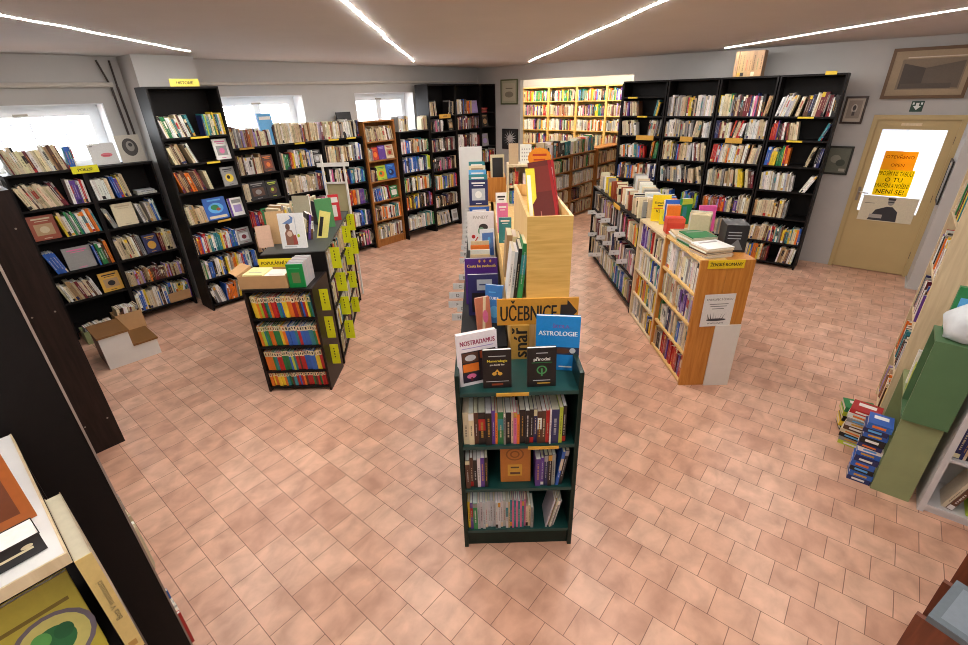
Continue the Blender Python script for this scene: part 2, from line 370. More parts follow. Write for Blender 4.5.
def jit(c, r=None):
    r = r or rnd
    k = r.uniform(.82, 1.1); return (min(1, c[0] * k * r.uniform(.94, 1.06)), min(1, c[1] * k * r.uniform(.94, 1.06)), min(1, c[2] * k * r.uniform(.94, 1.06)), 1)
def add_book(X, t, h, w, colname, row, deco=None, weight=1.0, col=None):
    b = dict(X=X, t=t, h=h, w=w, cn=colname, col=col or jit(COL[colname]), row=row, deco=deco, kind='spine', weight=weight, seed=rnd.random())
    BOOKS.append(b); row['books'].append(b); return b
def add_face(X, w, h, t, art, label, row=None, weight=50.0, forced=True):
    b = dict(X=X, w=w, h=h, t=t, art=art, label=label, kind='face', weight=weight, forced=forced, row=row); BOOKS.append(b); return b
ROWS = []
def new_row(phrase, place): r = dict(phrase=phrase, place=place, books=[]); ROWS.append(r); return r
def put_run(X, x0, x1, pal, row, lean=0.0, hc=.21, hv=.03, depth=.14, y0=.02, tmin=.012, tmax=.034, deco=None, pages=None, weight=1.0, zmax=.3):
    """spines standing side by side from x0 to x1 in frame X"""
    cols = PAL[pal].split() if isinstance(pal, str) else None
    th = R(lean); x = x0; seq = list(pal) if cols is None else None; k = 0
    hrun = hc
    if th < 0: x += .0
    room = x1 - (max(0, math.sin(th)) * hc)
    first = x0 + max(0, -math.sin(th)) * hc
    x = first
    last = None
    while True:
        if seq is not None:
            if k >= len(seq): break
            cn, t, h = seq[k]; k += 1
        else:
            t = rnd.uniform(tmin, tmax)
            if rnd.random() < .12: t *= 1.35
            if last and rnd.random() < .22: cn, h = last
            else: cn = rnd.choice(cols); h = hc + rnd.uniform(-hv, hv)
            last = (cn, h)
            h = min(h, zmax)
        step = t / max(.5, math.cos(th)) + .0006
        if x + step > room + .001 and seq is None:
            if room - x > .009: t = room - x - .001; step = t + .0006
            else: break
        if th >= 0: L = Matrix.Translation((x + step, 0, 0)) @ Matrix.Rotation(th, 4, 'Y') @ Matrix.Translation((-t, 0, 0))
        else: L = Matrix.Translation((x, 0, 0)) @ Matrix.Rotation(th, 4, 'Y')
        w = min(depth, h * rnd.uniform(.66, .74))
        yo = y0 + rnd.uniform(0, .018)
        add_book(X @ L @ Matrix.Translation((0, yo, .0008)), t, h, w, cn, row, deco, weight)
        x += step
ART = {}
LAB = {}
SHN = {1: 'top shelf', 2: 'second shelf', 3: 'third shelf', 4: 'fourth shelf', 5: 'fifth shelf', 6: 'sixth shelf', 7: 'seventh shelf'}
def place_of(c, i):
    n = len(c.shelves)
    if i < 0: return 'on top of'
    return 'on ' + ('bottom shelf' if i == n - 1 and n > 1 else SHN[i + 1]) + ' of'
def fill(c, i, spec, y0=.02, weight=1.0, hc=None, deco=None, tmin=.010, tmax=.029):
    """i: shelf number from the top (0..), -1 the case's top board"""
    z = c.H if i < 0 else c.shelves[i]
    zhi = 99 if i < 0 else (c.H - .022 if i == 0 else c.shelves[i - 1] - .02)
    X = c.X @ Matrix.Translation((0, 0, z))
    row = new_row(c.phrase, place_of(c, i))
    x = c.side + .006; end = c.W - c.side - .004
    lim = min(.29, zhi - z - .012)
    dep = min(.17, c.D - .04)
    toks = spec.split(); fix = run = 0.0
    for tk in toks:
        if tk[0] == 'F': fix += float(tk[1:].split('x')[0]) / 100 + .006
        elif tk[0] == 'P': fix += .225
        elif tk[0] == '-': fix += float(tk[1:]) / 100
        else: run += float(tk[1:].split('/')[0].split('h')[0] or 0) / 100
    scl = max(.6, min(2.2, (end - x - fix) / run)) if run else 1.0
    for tk in toks:
        if tk[0] == 'F':
            dims, key = tk[1:].split(':'); w, h = [float(v) / 100 for v in dims.split('x')]; h = min(h, lim - .005)
            t = .018
            FX = X @ Matrix.Translation((x, y0 + .02, .006)) @ Matrix.Rotation(R(-9), 4, 'X')
            add_face(FX, w, h, t, ART.get(key, key), LAB[key]); x += w + .006; continue
        if tk[0] == 'P':
            n, pal = tk[1:].split(':'); cols = PAL[pal].split(); zz = 0.001
            for q in range(int(n)):
                t = rnd.uniform(.014, .024); h = .2 + rnd.uniform(-.02, .02); w = .14
                L = Matrix.Translation((x, y0 + .01, zz + t)) @ Matrix.Rotation(R(90), 4, 'Y')
                add_book(X @ L, t, h, w, rnd.choice(cols), row, None, weight); zz += t + .001
            x += .225; continue
        if tk[0] == '-': x += float(tk[1:]) / 100; continue
        pal = tk[0]; rest = tk[1:]; lean = 0.0; hh = hc or (.235 if lim > .27 else lim - .04)
        if 'h' in rest: rest, q = rest.split('h'); hh = float(q) / 100
        if '/' in rest: rest, q = rest.split('/'); lean = float(q)
        wd = float(rest) / 100 * scl if rest else end - x
        x1 = min(end, x + wd)
        hh = min(hh, lim - .03)
        if x1 - x > .02: put_run(X, x, x1, pal, row, lean, hh, min(.026, max(.004, lim - hh - .004)), dep, y0, tmin, tmax, deco, weight=weight, zmax=lim)
        x = x1 + .002
    return row

# ---- geometry of a book
def spine_geo(b, cov, pag):
    t, h, w, col, X = b['t'], b['h'], b['w'], b['col'], b['X']
    r = random.Random(b['seed'])
    ct = min(.0018, t * .18)
    # cover: a U of two boards and a spine
    pr = [(0, w), (0, 0), (t, 0), (t, w), (t - ct, w), (t - ct, ct), (ct, ct), (ct, w)]
    vs = [(x, y, 0) for x, y in pr] + [(x, y, h) for x, y in pr]
    fs = [(i, (i + 1) % 8, 8 + (i + 1) % 8, 8 + i) for i in range(8)] + [(8, 9, 14, 15), (9, 10, 13, 14), (10, 11, 12, 13), (7, 6, 1, 0), (6, 5, 2, 1), (5, 4, 3, 2)]
    cov.add(vs, fs, 0, col, X)
    ins = .0006 if r.random() < .6 else .003
    pc = COL['pagewhite'] if r.random() < .45 else COL['page']
    pag.box(ct, t - ct, ct, w - ins, ins, h - ins, 0, jit(pc, r), X)
    # printed spine
    lum = .3 * col[0] + .6 * col[1] + .1 * col[2]
    ink = COL['black'] if lum > .22 else r.choice([COL['white'], COL['gold'], COL['cream'], COL['silver']])
    if lum > .22 and r.random() < .3: ink = r.choice([COL['red'], COL['navy'], COL['brown'], COL['green']])
    ink = tuple(.62 * ink[i] + .38 * col[i] for i in range(3)) + (1,)
    y = -.0005; d = b['deco']
    if d == 'kids':
        cov.rect(.0003, t - .0003, h * .74, h * .985, y, 0, jit(COL['cream'], r), X); z = h * .76
        cov.rect(t * .3, t * .7, h * .8, h * .93, y * 2, 0, ink if lum > .22 else COL['black'], X); return
    u = r.random()
    if u < .22: cov.rect(.0003, t - .0003, h * .02, h * r.uniform(.12, .2), y, 0, jit(COL[r.choice(['white', 'black', 'red', 'gold', 'navy', 'cream'])], r), X)
    elif u < .4: cov.rect(.0003, t - .0003, h * r.uniform(.78, .86), h * .985, y, 0, jit(COL[r.choice(['white', 'black', 'yellow', 'gold', 'grey', 'cream'])], r), X)
    elif u < .5: cov.rect(.0003, t - .0003, h * .45, h * .8, y, 0, jit(COL[r.choice(['white', 'black', 'red', 'teal', 'cream'])], r), X)
    a = t * r.uniform(.33, .41); z = h * r.uniform(.2, .3); ze = h * r.uniform(.6, .9)
    while z < ze:
        l = r.uniform(.005, .016); cov.rect(a, t - a, z, min(z + l, ze), y * 2, 0, ink, X); z += l + r.choice([.002, .002, .006])
def face_geo(b, cov, pag):
    w, h, t, X, art = b['w'], b['h'], b['t'], b['X'], b['art']
    base = art['base']; base = COL[base] if isinstance(base, str) else lin(base)
    ct = .0018
    cov.box(0, w, 0, ct, 0, h, 0, base, X); cov.box(0, w, t - ct, t, 0, h, 0, base, X); cov.box(0, ct, ct, t - ct, 0, h, 0, art.get('spine', base), X)
    pag.box(ct, w - .002, ct, t - ct, .002, h - .002, 0, COL['pagewhite'], X)
    for i, e in enumerate(art.get('el', [])):
        y = -.0004 - .00012 * i; c = e[-1]; c = COL[c] if isinstance(c, str) else lin(c)
        if e[0] == 'r': cov.rect(e[1] * w, e[2] * w, e[3] * h, e[4] * h, y, 0, c, X)
        elif e[0] == 'e': cov.ell(e[1] * w, e[2] * h, e[3] * w, e[4] * h, y, 0, c, X)
        elif e[0] == 'p': cov.add([(px * w, y, pz * h) for px, pz in e[1]], [tuple(range(len(e[1])))], 0, c, X)
        elif e[0] == 't': cov.bold(e[1], e[2] * w, e[3] * h, e[4] * h, y, c, X=X, wmax=w * .88)
def art(key, label, base, *el, **kw):
    ART[key] = dict(base=base, el=list(el), **kw); LAB[key] = label
# generic cover layouts
def titled(key, label, base, tcol, pic=None, pcol='grey', bar=None):
    el = []
    if bar: el.append(('r', 0, 1, .78, .97, bar))
    el += [('r', .15, .85, .84, .90, tcol), ('r', .25, .75, .76, .79, tcol)]
    if pic == 'r': el += [('r', .15, .85, .2, .66, pcol), ('e', .5, .42, .18, .14, tcol)]
    if pic == 'e': el += [('e', .5, .42, .3, .22, pcol), ('e', .44, .46, .12, .1, tcol)]
    el.append(('r', .35, .65, .06, .09, tcol))
    art(key, label, base, *el)
titled('l1a', 'large rust orange photo book faced out under the poetry sign', 'rust', 'beige', 'r', 'tan')
titled('l1b', 'big grey book with a pink title faced out in the poetry bookcase', 'grey', 'pink')
titled('l1c', 'tan book with black brush marks faced out in the poetry bookcase', 'gold', 'black', 'r', 'tan')
titled('l2a', 'wide plain cream album faced out beside the history bookcase', 'cream', 'beige')
titled('l2b', 'navy book with a gold emblem faced out beside the history bookcase', 'navy', 'gold', 'e', 'gold')
titled('h1', 'white book with two small portraits faced out in the history bookcase', 'white', 'pink', 'r', 'grey')
titled('h2', 'grey book with a yellow emblem faced out in the history bookcase', 'grey', 'black', 'e', 'yellow')
art('h3', 'large blue atlas with a globe faced out in the history bookcase', 'blue', ('r', .2, .8, .85, .92, 'sky'), ('e', .5, .52, .34, .24, 'sky'), ('e', .46, .56, .18, .12, 'green'), ('e', .6, .46, .1, .07, 'rust'), ('r', .1, .9, .06, .18, 'cream'))
art('h4', 'white book with a purple spine faced out in the history bookcase', 'white', ('r', 0, .15, 0, 1, 'purple'), ('r', .25, .9, .7, .9, 'grey'), ('r', .3, .85, .2, .6, 'lilac'))
titled('h5', 'grey book with a red foot band faced out in the history bookcase', 'grey', 'maroon', 'r', 'silver')
titled('r1a', 'brown patterned book faced out in the first bay past the history case', 'brown', 'orange', 'r', 'rust')
titled('r1b', 'wide black photo album faced out in the first bay past the history case', 'black', 'grey', 'r', 'brown')
titled('r1c', 'olive black book faced out at the end of the first bay', 'black', 'lime', 'e', 'brown')
titled('r1d', 'dark green book faced out low in the first bay past the history case', 'green', 'brown', 'e', 'rust')
titled('r1e', 'pale blue book faced out low in the first bay past the history case', 'sky', 'navy', 'r', 'white')
titled('r2a', 'black and white book faced out in the second bay past the history case', 'black', 'silver', 'r', 'grey')
titled('br1', 'red book faced out in the brown bookcase', 'red', 'orange', 'e', 'orange')
titled('br2', 'purple book faced out in the brown bookcase', 'purple', 'lilac')
titled('br3', 'cream book faced out beside the purple one in the brown bookcase', 'cream', 'red', 'r', 'tan')
titled('br4', 'white book with an orange sun and green field in the brown bookcase', 'lime', 'green', 'e', 'orange')
titled('br5', 'blue book faced out in the brown bookcase', 'blue', 'sky', 'e', 'navy')
titled('br6', 'green and white book faced out in the brown bookcase', 'green', 'white', 'r', 'white')
titled('ta1', 'small beige book faced out in the tall corner bookcase', 'black', 'beige', 'r', 'tan')
titled('tc1', 'black book with a brown diamond faced out in the narrow corner bay', 'black', 'tan', 'e', 'tan')
titled('tc2', 'grey violet book faced out in the narrow corner bay', 'grey', 'lilac', 'e', 'lilac')
art('gb', 'orange brown book with a ring drawing faced out in the green bookcase', (190, 118, 48), ('e', .48, .72, .3, .16, (140, 84, 34)), ('e', .48, .72, .25, .13, (190, 118, 48)), ('e', .48, .72, .16, .09, (140, 84, 34)), ('e', .48, .72, .11, .06, (190, 118, 48)), ('r', .24, .72, .16, .46, 'gold'), ('r', .34, .62, .36, .40, 'brown'), ('r', .32, .66, .2, .26, 'brown'))
art('nostra', 'white book titled NOSTRADAMUS standing on the green bookcase', (236, 228, 232), ('t', 'NOSTRADAMUS', .5, .83, .13, (150, 30, 74)), ('r', .1, .9, .72, .735, 'lilac'), ('r', .08, .95, .06, .66, (40, 34, 36)), ('r', .1, .5, .46, .64, 'brown'), ('r', .54, .93, .5, .64, 'rust'), ('e', .3, .54, .14, .06, 'silver'), ('r', .1, .5, .27, .43, 'orange'), ('r', .54, .93, .08, .46, (52, 40, 42)), ('r', .1, .5, .08, .24, (36, 30, 50)), ('e', .3, .18, .12, .05, 'pink'), ('r', .28, .33, .09, .16, 'maroon'))
art('astro', 'blue book titled ASTROLOGIE leaning behind the small black books', (30, 138, 214), ('t', 'ASTROLOGIE', .5, .69, .12, (235, 245, 255)), ('t', 'ŠKOLA', .56, .82, .09, (120, 90, 170)), ('r', 0, 1, .3, .44, (40, 52, 80)), ('e', .3, .37, .1, .05, 'silver'), ('e', .62, .37, .18, .05, 'brown'), ('e', .85, .38, .07, .05, 'silver'), ('r', .55, .85, .06, .085, 'white'))
art('num', 'small black book with yellow title and a gold knot on green bookcase', (30, 24, 24), ('t', 'Numerologie', .5, .72, .09, (226, 206, 60)), ('t', 'pro každý den', .5, .62, .06, (230, 226, 216)), ('r', .2, .8, .83, .85, 'silver'), ('p', [(.34, .36), (.5, .5), (.66, .36), (.6, .36), (.5, .44), (.4, .36)], 'gold'), ('e', .4, .38, .08, .045, 'gold'), ('e', .6, .38, .08, .045, 'gold'), ('r', .1, .9, .17, .185, 'silver'), ('r', .3, .7, .07, .12, 'rust'))
art('pri', 'small black book with a green tree emblem beside the blue ASTROLOGIE', (26, 24, 24), ('t', 'přírodní', .5, .72, .12, (232, 232, 226)), ('r', .15, .85, .62, .635, 'green'), ('r', .3, .7, .86, .88, 'silver'), ('e', .5, .44, .18, .11, (70, 150, 90)), ('e', .5, .44, .13, .08, (26, 24, 24)), ('r', .47, .53, .28, .48, (70, 150, 90)), ('r', .2, .8, .16, .18, 'silver'), ('r', .35, .8, .08, .11, 'gold'))
art('cesta', 'purple book titled Cesta ke svobodě faced out on the middle island', (78, 36, 128), ('t', 'Cesta ke svobodě', .5, .84, .085, (240, 206, 70)), ('e', .45, .94, .03, .03, 'gold'), ('e', .6, .94, .03, .03, 'gold'), ('e', .78, .94, .03, .03, 'gold'), ('r', .1, .9, .1, .66, 'lilac'))
art('navy1', 'dark navy book with a pale title box in front of the purple book', (40, 40, 92), ('r', .3, .8, .62, .88, (170, 178, 186)), ('r', .12, .85, .08, .56, (18, 18, 26)), ('r', .38, .72, .74, .77, 'navy'))
art('blued', 'small blue book with white lettering leaning before the navy book', (58, 124, 196), ('t', 'CUKR', .5, .66, .1, (240, 244, 250)), ('r', .2, .6, .8, .83, 'sky'), ('e', .55, .3, .3, .16, 'sky'))
art('cane', 'pink and cream book leaning beside the small blue book', (198, 120, 92), ('p', [(.3, 0), (.55, 1), (.75, 1), (.5, 0)], 'cream'), ('e', .6, .4, .2, .2, 'pink'))
art('panda', 'white book with a small animal and red flower on the middle island', (236, 234, 230), ('t', 'PANDY', .5, .86, .12, (186, 180, 172)), ('e', .6, .6, .17, .09, (60, 50, 46)), ('e', .52, .5, .13, .1, (120, 160, 130)), ('e', .66, .42, .2, .14, (206, 190, 182)), ('r', .48, .56, .3, .5, 'brown'), ('e', .22, .36, .07, .05, 'red'), ('p', [(.22, .2), (.26, .2), (.4, .34), (.36, .35)], 'red'))
art('bluew', 'white framed blue picture book leaning on the middle island', (226, 232, 240), ('r', .12, .9, .1, .88, (88, 128, 200)), ('p', [(.12, .1), (.9, .1), (.9, .4), (.5, .3)], 'blue'), ('e', .6, .62, .1, .12, 'sky'))
art('knight', 'white book with a sketched knight standing above the yellow sign', (240, 240, 240), ('p', [(.15, .72), (.5, .86), (.45, .96), (.6, .88), (.55, .74), (.4, .7)], (110, 140, 190)), ('e', .34, .62, .09, .1, (110, 80, 70)), ('p', [(.2, .1), (.2, .45), (.3, .56), (.48, .52), (.58, .3), (.66, .1)], (150, 104, 86)), ('e', .38, .42, .1, .08, (226, 196, 176)), ('r', .64, .67, .4, .9, (200, 206, 214)), ('e', .72, .36, .05, .05, 'lime'), ('p', [(.48, .1), (.5, .36), (.62, .4), (.66, .14)], (170, 80, 70)), ('r', .1, .6, .04, .07, 'silver'))
art('yelb', 'large yellow book with black lettering faced out on the right island', (244, 214, 20), ('t', 'Keramika', .48, .72, .12, (30, 26, 10)), ('r', .3, .6, .58, .62, 'black'), ('r', .1, .75, .48, .52, 'orange'), ('t', 'V3', .35, .4, .16, (30, 26, 10)))
art('yels', 'small yellow green book standing before the large yellow book', (226, 214, 40), ('e', .5, .5, .25, .25, 'lime'), ('r', .4, .6, .45, .55, 'black'))
art('greenb', 'green book standing beside the pink one on the right island', (20, 132, 76), ('r', 0, 1, .78, 1, 'lime'), ('r', .1, .5, .3, .7, 'teal'))
art('pinkb', 'bright pink book standing on the right island', (226, 92, 166), ('r', .15, .5, .12, .16, 'white'), ('r', .2, .8, .7, .74, 'pink'))
art('greenl', 'large plain green book standing on the long black island', (84, 150, 92))
art('redw', 'red and white book standing at the far end of black island', (206, 40, 50), ('r', .1, .9, .7, .9, 'white'), ('r', .3, .7, .15, .6, 'white'))
art('yelk', 'pale yellow book leaning behind the yellow sign on black island', (236, 226, 130), ('r', .12, .45, .1, .8, 'black'))
art('greyalb', 'tall grey album standing in the middle of the black island', (170, 164, 140))
art('tanalb', 'tan album standing behind the white knight book', (206, 168, 120))
art('pinkalb', 'pinkish book leaning beside the tan album on the black island', (214, 176, 150))
for k, (bc, t) in enumerate((('blue', 'plain bright blue'), ('navy', 'dark slate blue'), ('teal', 'teal blue'), ('sky', 'pale sky blue'), ('cream', 'cream'), ('teal', 'dark turquoise'))):
    titled('bs%d' % k, t + ' book faced out in the stepped blue row of the middle island', bc, 'white' if bc != 'cream' else 'tan', 'r' if k % 2 else None, 'silver')

# ---- the long wall under the windows
BK = M['black']
L1 = bookcase('black bookcase under the first window, left of the poetry sign', 'the poetry bookcase', AB(.66, 6.6), .63, .3, 1.80, [1.45, 1.13, .76, .43, .10], BK)
L2 = bookcase('black bookcase between the poetry case and the tall history case', 'the case beside history', AB(1.29, 6.6), .66, .3, 1.80, [1.45, 1.13, .76, .43, .10], BK)
HI = bookcase('tall black history bookcase standing forward of the window wall', 'the history bookcase', AB(1.965, 6.15), .74, .33, 2.56, [2.05, 1.77, 1.46, 1.09, .73, .41, .07], BK)
R1 = bookcase('black bookcase, first bay past the history bookcase', 'the first bay past history', AB(2.76, 6.6), .73, .3, 1.845, [1.5, 1.15, .8, .44, .09], BK)
R2 = bookcase('black bookcase, second bay past the history bookcase', 'the second bay past history', AB(3.495, 6.6), .735, .3, 1.845, [1.5, 1.15, .8, .44, .09], BK)
R3 = bookcase('black bookcase, third bay past history, against the brown one', 'the third bay past history', AB(4.235, 6.6), .73, .3, 1.845, [1.5, 1.15, .8, .44, .09], BK)
BR = bookcase('brown wooden bookcase between the black ones on the window wall', 'the brown bookcase', AB(4.975, 6.56), .65, .3, 2.06, [1.75, 1.45, 1.12, .79, .46, .13], M['brown'], plinth=.13, side=.03)
D1 = bookcase('black bookcase between the brown one and the tall corner case', 'the black case beside brown', AB(5.635, 6.48), .73, .3, 1.86, [1.5, 1.18, .85, .53, .16], BK)
TA = bookcase('tall black corner bookcase, the one reaching the floor in view', 'the tall corner bookcase', AB(6.375, 6.48), .70, .32, 2.58, [2.07, 1.80, 1.46, 1.12, .77, .44, .09], BK)
TB = bookcase('tall black corner bookcase in the middle of the three', 'the middle corner bookcase', AB(7.085, 6.48), .72, .32, 2.58, [2.07, 1.80, 1.46, 1.12, .77, .44, .09], BK)
TC = bookcase('narrow tall black bookcase beside the white picture wall', 'the narrow corner bookcase', AB(7.815, 6.48), .47, .32, 2.58, [2.07, 1.80, 1.43, 1.12, .77, .44, .09], BK)
fill(L1, -1, 'c52/-10h23 b8', y0=.03)
fill(L1, 0, 'c34/-16 -3 m14'); fill(L1, 1, 'F22x25:l1a m34/-8'); fill(L1, 2, 'b16/-14 F25x24:l1b m16/-4'); fill(L1, 3, 'c32/-12h21 -2 F20x22:l1c'); 
fill(L2, 0, 'w22/-4h20 m21/-7 -2 c4/10 P2:w'); fill(L2, 1, 'p11/-14 F21x25:l2a c10/-10 m14/-6 c7/-16'); fill(L2, 2, 'c28/-6 F15x22:l2b c16/-2'); fill(L2, 3, 'r60h17', tmin=.01, tmax=.022); fill(L2, 4, 'm34')
fill(HI, 0, 'm27/-12h21 -10 b6h22 m12/-2'); fill(HI, 1, 'c9/-14 p6/-18 -22 F17x23:h1'); fill(HI, 2, 'r24/-13h22 c6/-10 -14 F16x22:h2'); fill(HI, 3, 'c13/-6h20 F26x26:h3 -2 F17x22:h4'); fill(HI, 4, 'm46h21 F17x20:h5'); fill(HI, 5, 'm58h22'); fill(HI, 6, 'p14/-10h22 m40/5h21')
fill(R1, -1, 'c24h24 r20h22 c20/-2h20', y0=.03); fill(R1, 0, 'c34h23 F16x22:r1a -3'); fill(R1, 1, 'c10h22 F24x24:r1b F18x23:r1c'); fill(R1, 2, 'x18h20 F16x22:r1d -2 F18x22:r1e'); fill(R1, 3, 'n40/-8 m18'); fill(R1, 4, 'c60')
fill(R2, -1, 'c33h25 r12 n22h23', y0=.03); fill(R2, 0, 'm48h22 F15x22:r2a'); fill(R2, 1, 'c52h23 y8'); fill(R2, 2, 'm40 s18'); fill(R2, 3, 'c64'); fill(R2, 4, 'm64')
fill(R3, -1, 'c30h22 w12/-4 d8', y0=.03); fill(R3, 0, 'c50h23 b14'); fill(R3, 1, 's22 d12/-12 b26h22'); fill(R3, 2, 'm62h22'); fill(R3, 3, 'm40 b20'); fill(R3, 4, 's62h23')
fill(BR, 0, 'c54/-9h20', hc=.2); fill(BR, 1, 'c8h19 F13x20:br1 F15x22:br2 F17x22:br3'); fill(BR, 2, 'd10h20 F21x23:br4 F20x24:br5'); fill(BR, 3, 'b30/-6h20 x6/-10 F17x20:br6'); fill(BR, 4, 'm58h21'); fill(BR, 5, 'c56h21')
fill(D1, -1, 'c22h22 -32 c12h20', y0=.03)
for i, s in enumerate(('m66h21', 'b66h23', 'm66h22', 'y30 d20 x8', 'w40h22 m20')): fill(D1, i, s)
for i, s in enumerate(('p16/-6h24 -30 d12/4', 's26h20 -14 F14x20:ta1', 'd62h21', 's62h20', 'm56 x8', 'd62h20', 'p30/-10 -8 F16x22:h5b')): 
    if i == 6: titled('h5b', 'pale grey book faced out at the foot of the corner bookcase', 'silver', 'grey', 'r', 'grey')
    fill(TA, i, s)
for i, s in enumerate(('m40h23 F20x22:tb1', 'd64h22', 's64h22', 'd64', 'm64', 'c64', 'd64')):
    if i == 0: titled('tb1', 'violet grey book faced out high in the middle corner bookcase', 'lilac', 'grey')
    fill(TB, i, s)
fill(TC, 0, 'P4:x'); fill(TC, 1, '-6 F20x26:tc1'); fill(TC, 2, '-4 F22x24:tc2'); fill(TC, 3, 'm36')
for c, x0, x1, z, col, tx in ((HI, .3, .5, 2.05, 'yellow', None), (HI, .4, .55, 1.77, 'yellow', None), (HI, .34, .5, 1.09, 'gold', None), (R1, .22, .42, 1.845, 'gold', None), (R2, .28, .44, 1.845, 'yellow', None), (R3, .1, .28, 1.845, 'yellow', None), (R3, .42, .6, 1.845, 'yellow', None)):
    shelf_label(c, x0, x1, z, col, tx, .022)
shelf_label(TA, .25, .55, 2.09, 'gold', 'KRIMI', .07)
def sign(label, X, w, h, txt, col=(240, 226, 50), tcol='black', t=.006, th=.55):
    mb = MB().box(0, w, 0, t, 0, h, 0, lin(col)).bold(txt, w / 2, h / 2, h * th, -.0006, COL[tcol] if isinstance(tcol, str) else lin(tcol), wmax=w * .9)
    return tag(mb.build('sign', M['board'], None, X), label, 'sign')
sign('yellow HISTORIE sign on top of the tall history bookcase', AB(2.22, 6.17, 2.56), .3, .075, 'HISTORIE', (238, 218, 96))
sign('bright yellow POEZIE sign hanging from the edge of the poetry bookcase top', AB(1.19, 6.588, 1.752), .235, .075, 'POEZIE', (228, 224, 20))

# ---- black bookcases on the back wall
BW = [(3.49, .70, 'first black wall bay', 'first black wall bookcase, beside the opening to the far room'), (2.78, .71, 'second black wall bay', 'second black wall bookcase from the far room opening'), (2.06, .71, 'third black wall bay', 'third black wall bookcase, under the volumes near the ceiling'), (1.34, .72, 'black case by the door', 'black wall bookcase nearest the ochre door')]
SP = {0: ['', 'm8h20 c14/-6 -22 m9/10 x4/10', 'c20/-8h20 -16 p17/8', 'm32/-4h20 -8 y5/6 g6/6', 'y34h22 -2 d8 b8', 'c60', 'm60', 'c60'],
      1: ['p26h26 m14h27 w24h26', 'w22h24 p18/-2 c12/8 p12', 'c10h26 m12h24 w14 c18/-6', 'p36/-6h23 w8/-10', 'b20/-10 -12 b20h22', 'c60', 'm60'],
      2: ['m16h26 d20h27 s16h27 c8/8', 'b5 c14h23 m18/12 w24h24', 'm46/4h24 c14/6', 'c22/-2 t12/-4 y12/-8 c14/-8', 'r22h20 m24h20 c16', 'c60', 'w60'],
      3: ['w22/12h27 c8/10 d24/5h26 d10', 'x5h22 d5 c10/-6 -22 b7/18', 'y14/3h22 m14 -18 c10/14 d9/4', 'w34/-3h23 -8 w14/24', 'c36h22 -22 p3/20', 'c22/4h21 m34h21', 'y20/2 d6 -12 c20/6']}
BCASES = []
for k, (b, w, ph, lab) in enumerate(BW):
    sh = [2.03, 1.74, 1.41, 1.08, .71, .36, .07]
    if k == 0: sh = [2.30] + sh
    c = bookcase(lab, 'the ' + ph, AB(7.72, b, 0, -40), w - .005, .34, 2.52, sh, BK); BCASES.append(c)
    for i, s in enumerate(SP[k]):
        if s: fill(c, i, s)
for k, i, x0, x1 in ((0, 2, .3, .58), (1, 1, .28, .46), (2, 1, .2, .42)):
    shelf_label(BCASES[k], x0, x1, BCASES[k].shelves[i] + .01, (226, 210, 110) and 'gold', None, .07)
for k, i, x0, x1 in ((0, 0, .1, .25), (3, 0, .3, .48), (3, 1, .24, .42), (0, 1, .28, .44)): shelf_label(BCASES[k], x0, x1, BCASES[k].shelves[i], 'yellow', None, .022)
shelf_label(BCASES[3], .48, .6, 2.545, 'yellow', None, .04)
row = new_row('the black wall bookcases', 'on top of')
put_run(AB(7.86, 1.96, 2.52, -40), 0, .36, [('tan', .043, .31)] * 8, row, 0, depth=.2, y0=.0)
for b in row['books']: b['label'] = 'one of eight tall cream volumes standing under the ceiling on black bookcase'; b['grp'] = 'tall cream volumes under the ceiling'
# ---- green bookcase in front
GR = bookcase('small dark green bookcase with a teal top in the middle of the floor', 'the green bookcase', TR(-.15, 1.892), .625, .325, 1.09, [.75, .45, .13], M['greenblack'], plinth=.13, sideH=1.19, topmat=M['teal'], shelfmat=M['teal'], side=.022)
shelf_label(GR, .2, .36, 1.088, 'gold', None, .018); shelf_label(GR, .36, .52, .748, 'gold', None, .018)
def explicit(c, i, items, x=None, lean=0, y0=.012, depth=.17):
    row = c if isinstance(c, dict) else None
    X = c.X @ Matrix.Translation((0, 0, c.shelves[i]))
    if not hasattr(c, 'rows'): c.rows = {}
    if i not in c.rows: c.rows[i] = new_row(c.phrase, place_of(c, i))
    x = c.side + .004 if x is None else x
    put_run(X, x, 9, [(n, t / 1000 * (1.2 if i < 2 and lean == 0 else 1.12), h / 1000) for n, t, h in items], c.rows[i], lean, .2, depth=depth, y0=y0, weight=3)
explicit(GR, 0, [('cream', 24, 205), ('cream', 22, 200), ('brown', 19, 200), ('black', 30, 205), ('black', 26, 205), ('purple', 14, 215), ('orange', 10, 200), ('green', 25, 205), ('grey', 8, 205), ('black', 24, 200), ('cream', 9, 200), ('pink', 13, 205), ('orange', 12, 190), ('black', 24, 215), ('black', 18, 215), ('black', 17, 215), ('navy', 15, 215), ('brown', 18, 205), ('brown', 18, 205), ('red', 15, 205), ('white', 6, 215), ('navy', 33, 215), ('lime', 15, 225), ('black', 16, 228)])
explicit(GR, 1, [('brown', 20, 200), ('brown', 14, 205), ('black', 18, 195), ('white', 14, 205), ('purple', 18, 205), ('black', 14, 210)])
add_face(GR.X @ Matrix.Translation((.218, .05, .456)) @ Matrix.Rotation(R(-6), 4, 'X'), .165, .25, .022, ART['gb'], LAB['gb'])
explicit(GR, 1, [('purple', 24, 190), ('purple', 14, 195), ('navy', 17, 215), ('black', 17, 220), ('grey', 16, 215)], x=.405)
explicit(GR, 1, [('blue', 14, 235), ('black', 18, 240)], x=.515, lean=8)
explicit(GR, 2, [('yellow', 12, 205), ('purple', 14, 205), ('green', 22, 205)] + [('silver', 12.5, 205)] * 12 + [('beige', 9, 205)] + [('teal', 10, 210), ('pink', 9, 210)] * 4 + [('cream', 12, 160), ('cream', 12, 165), ('grey', 14, 160)])
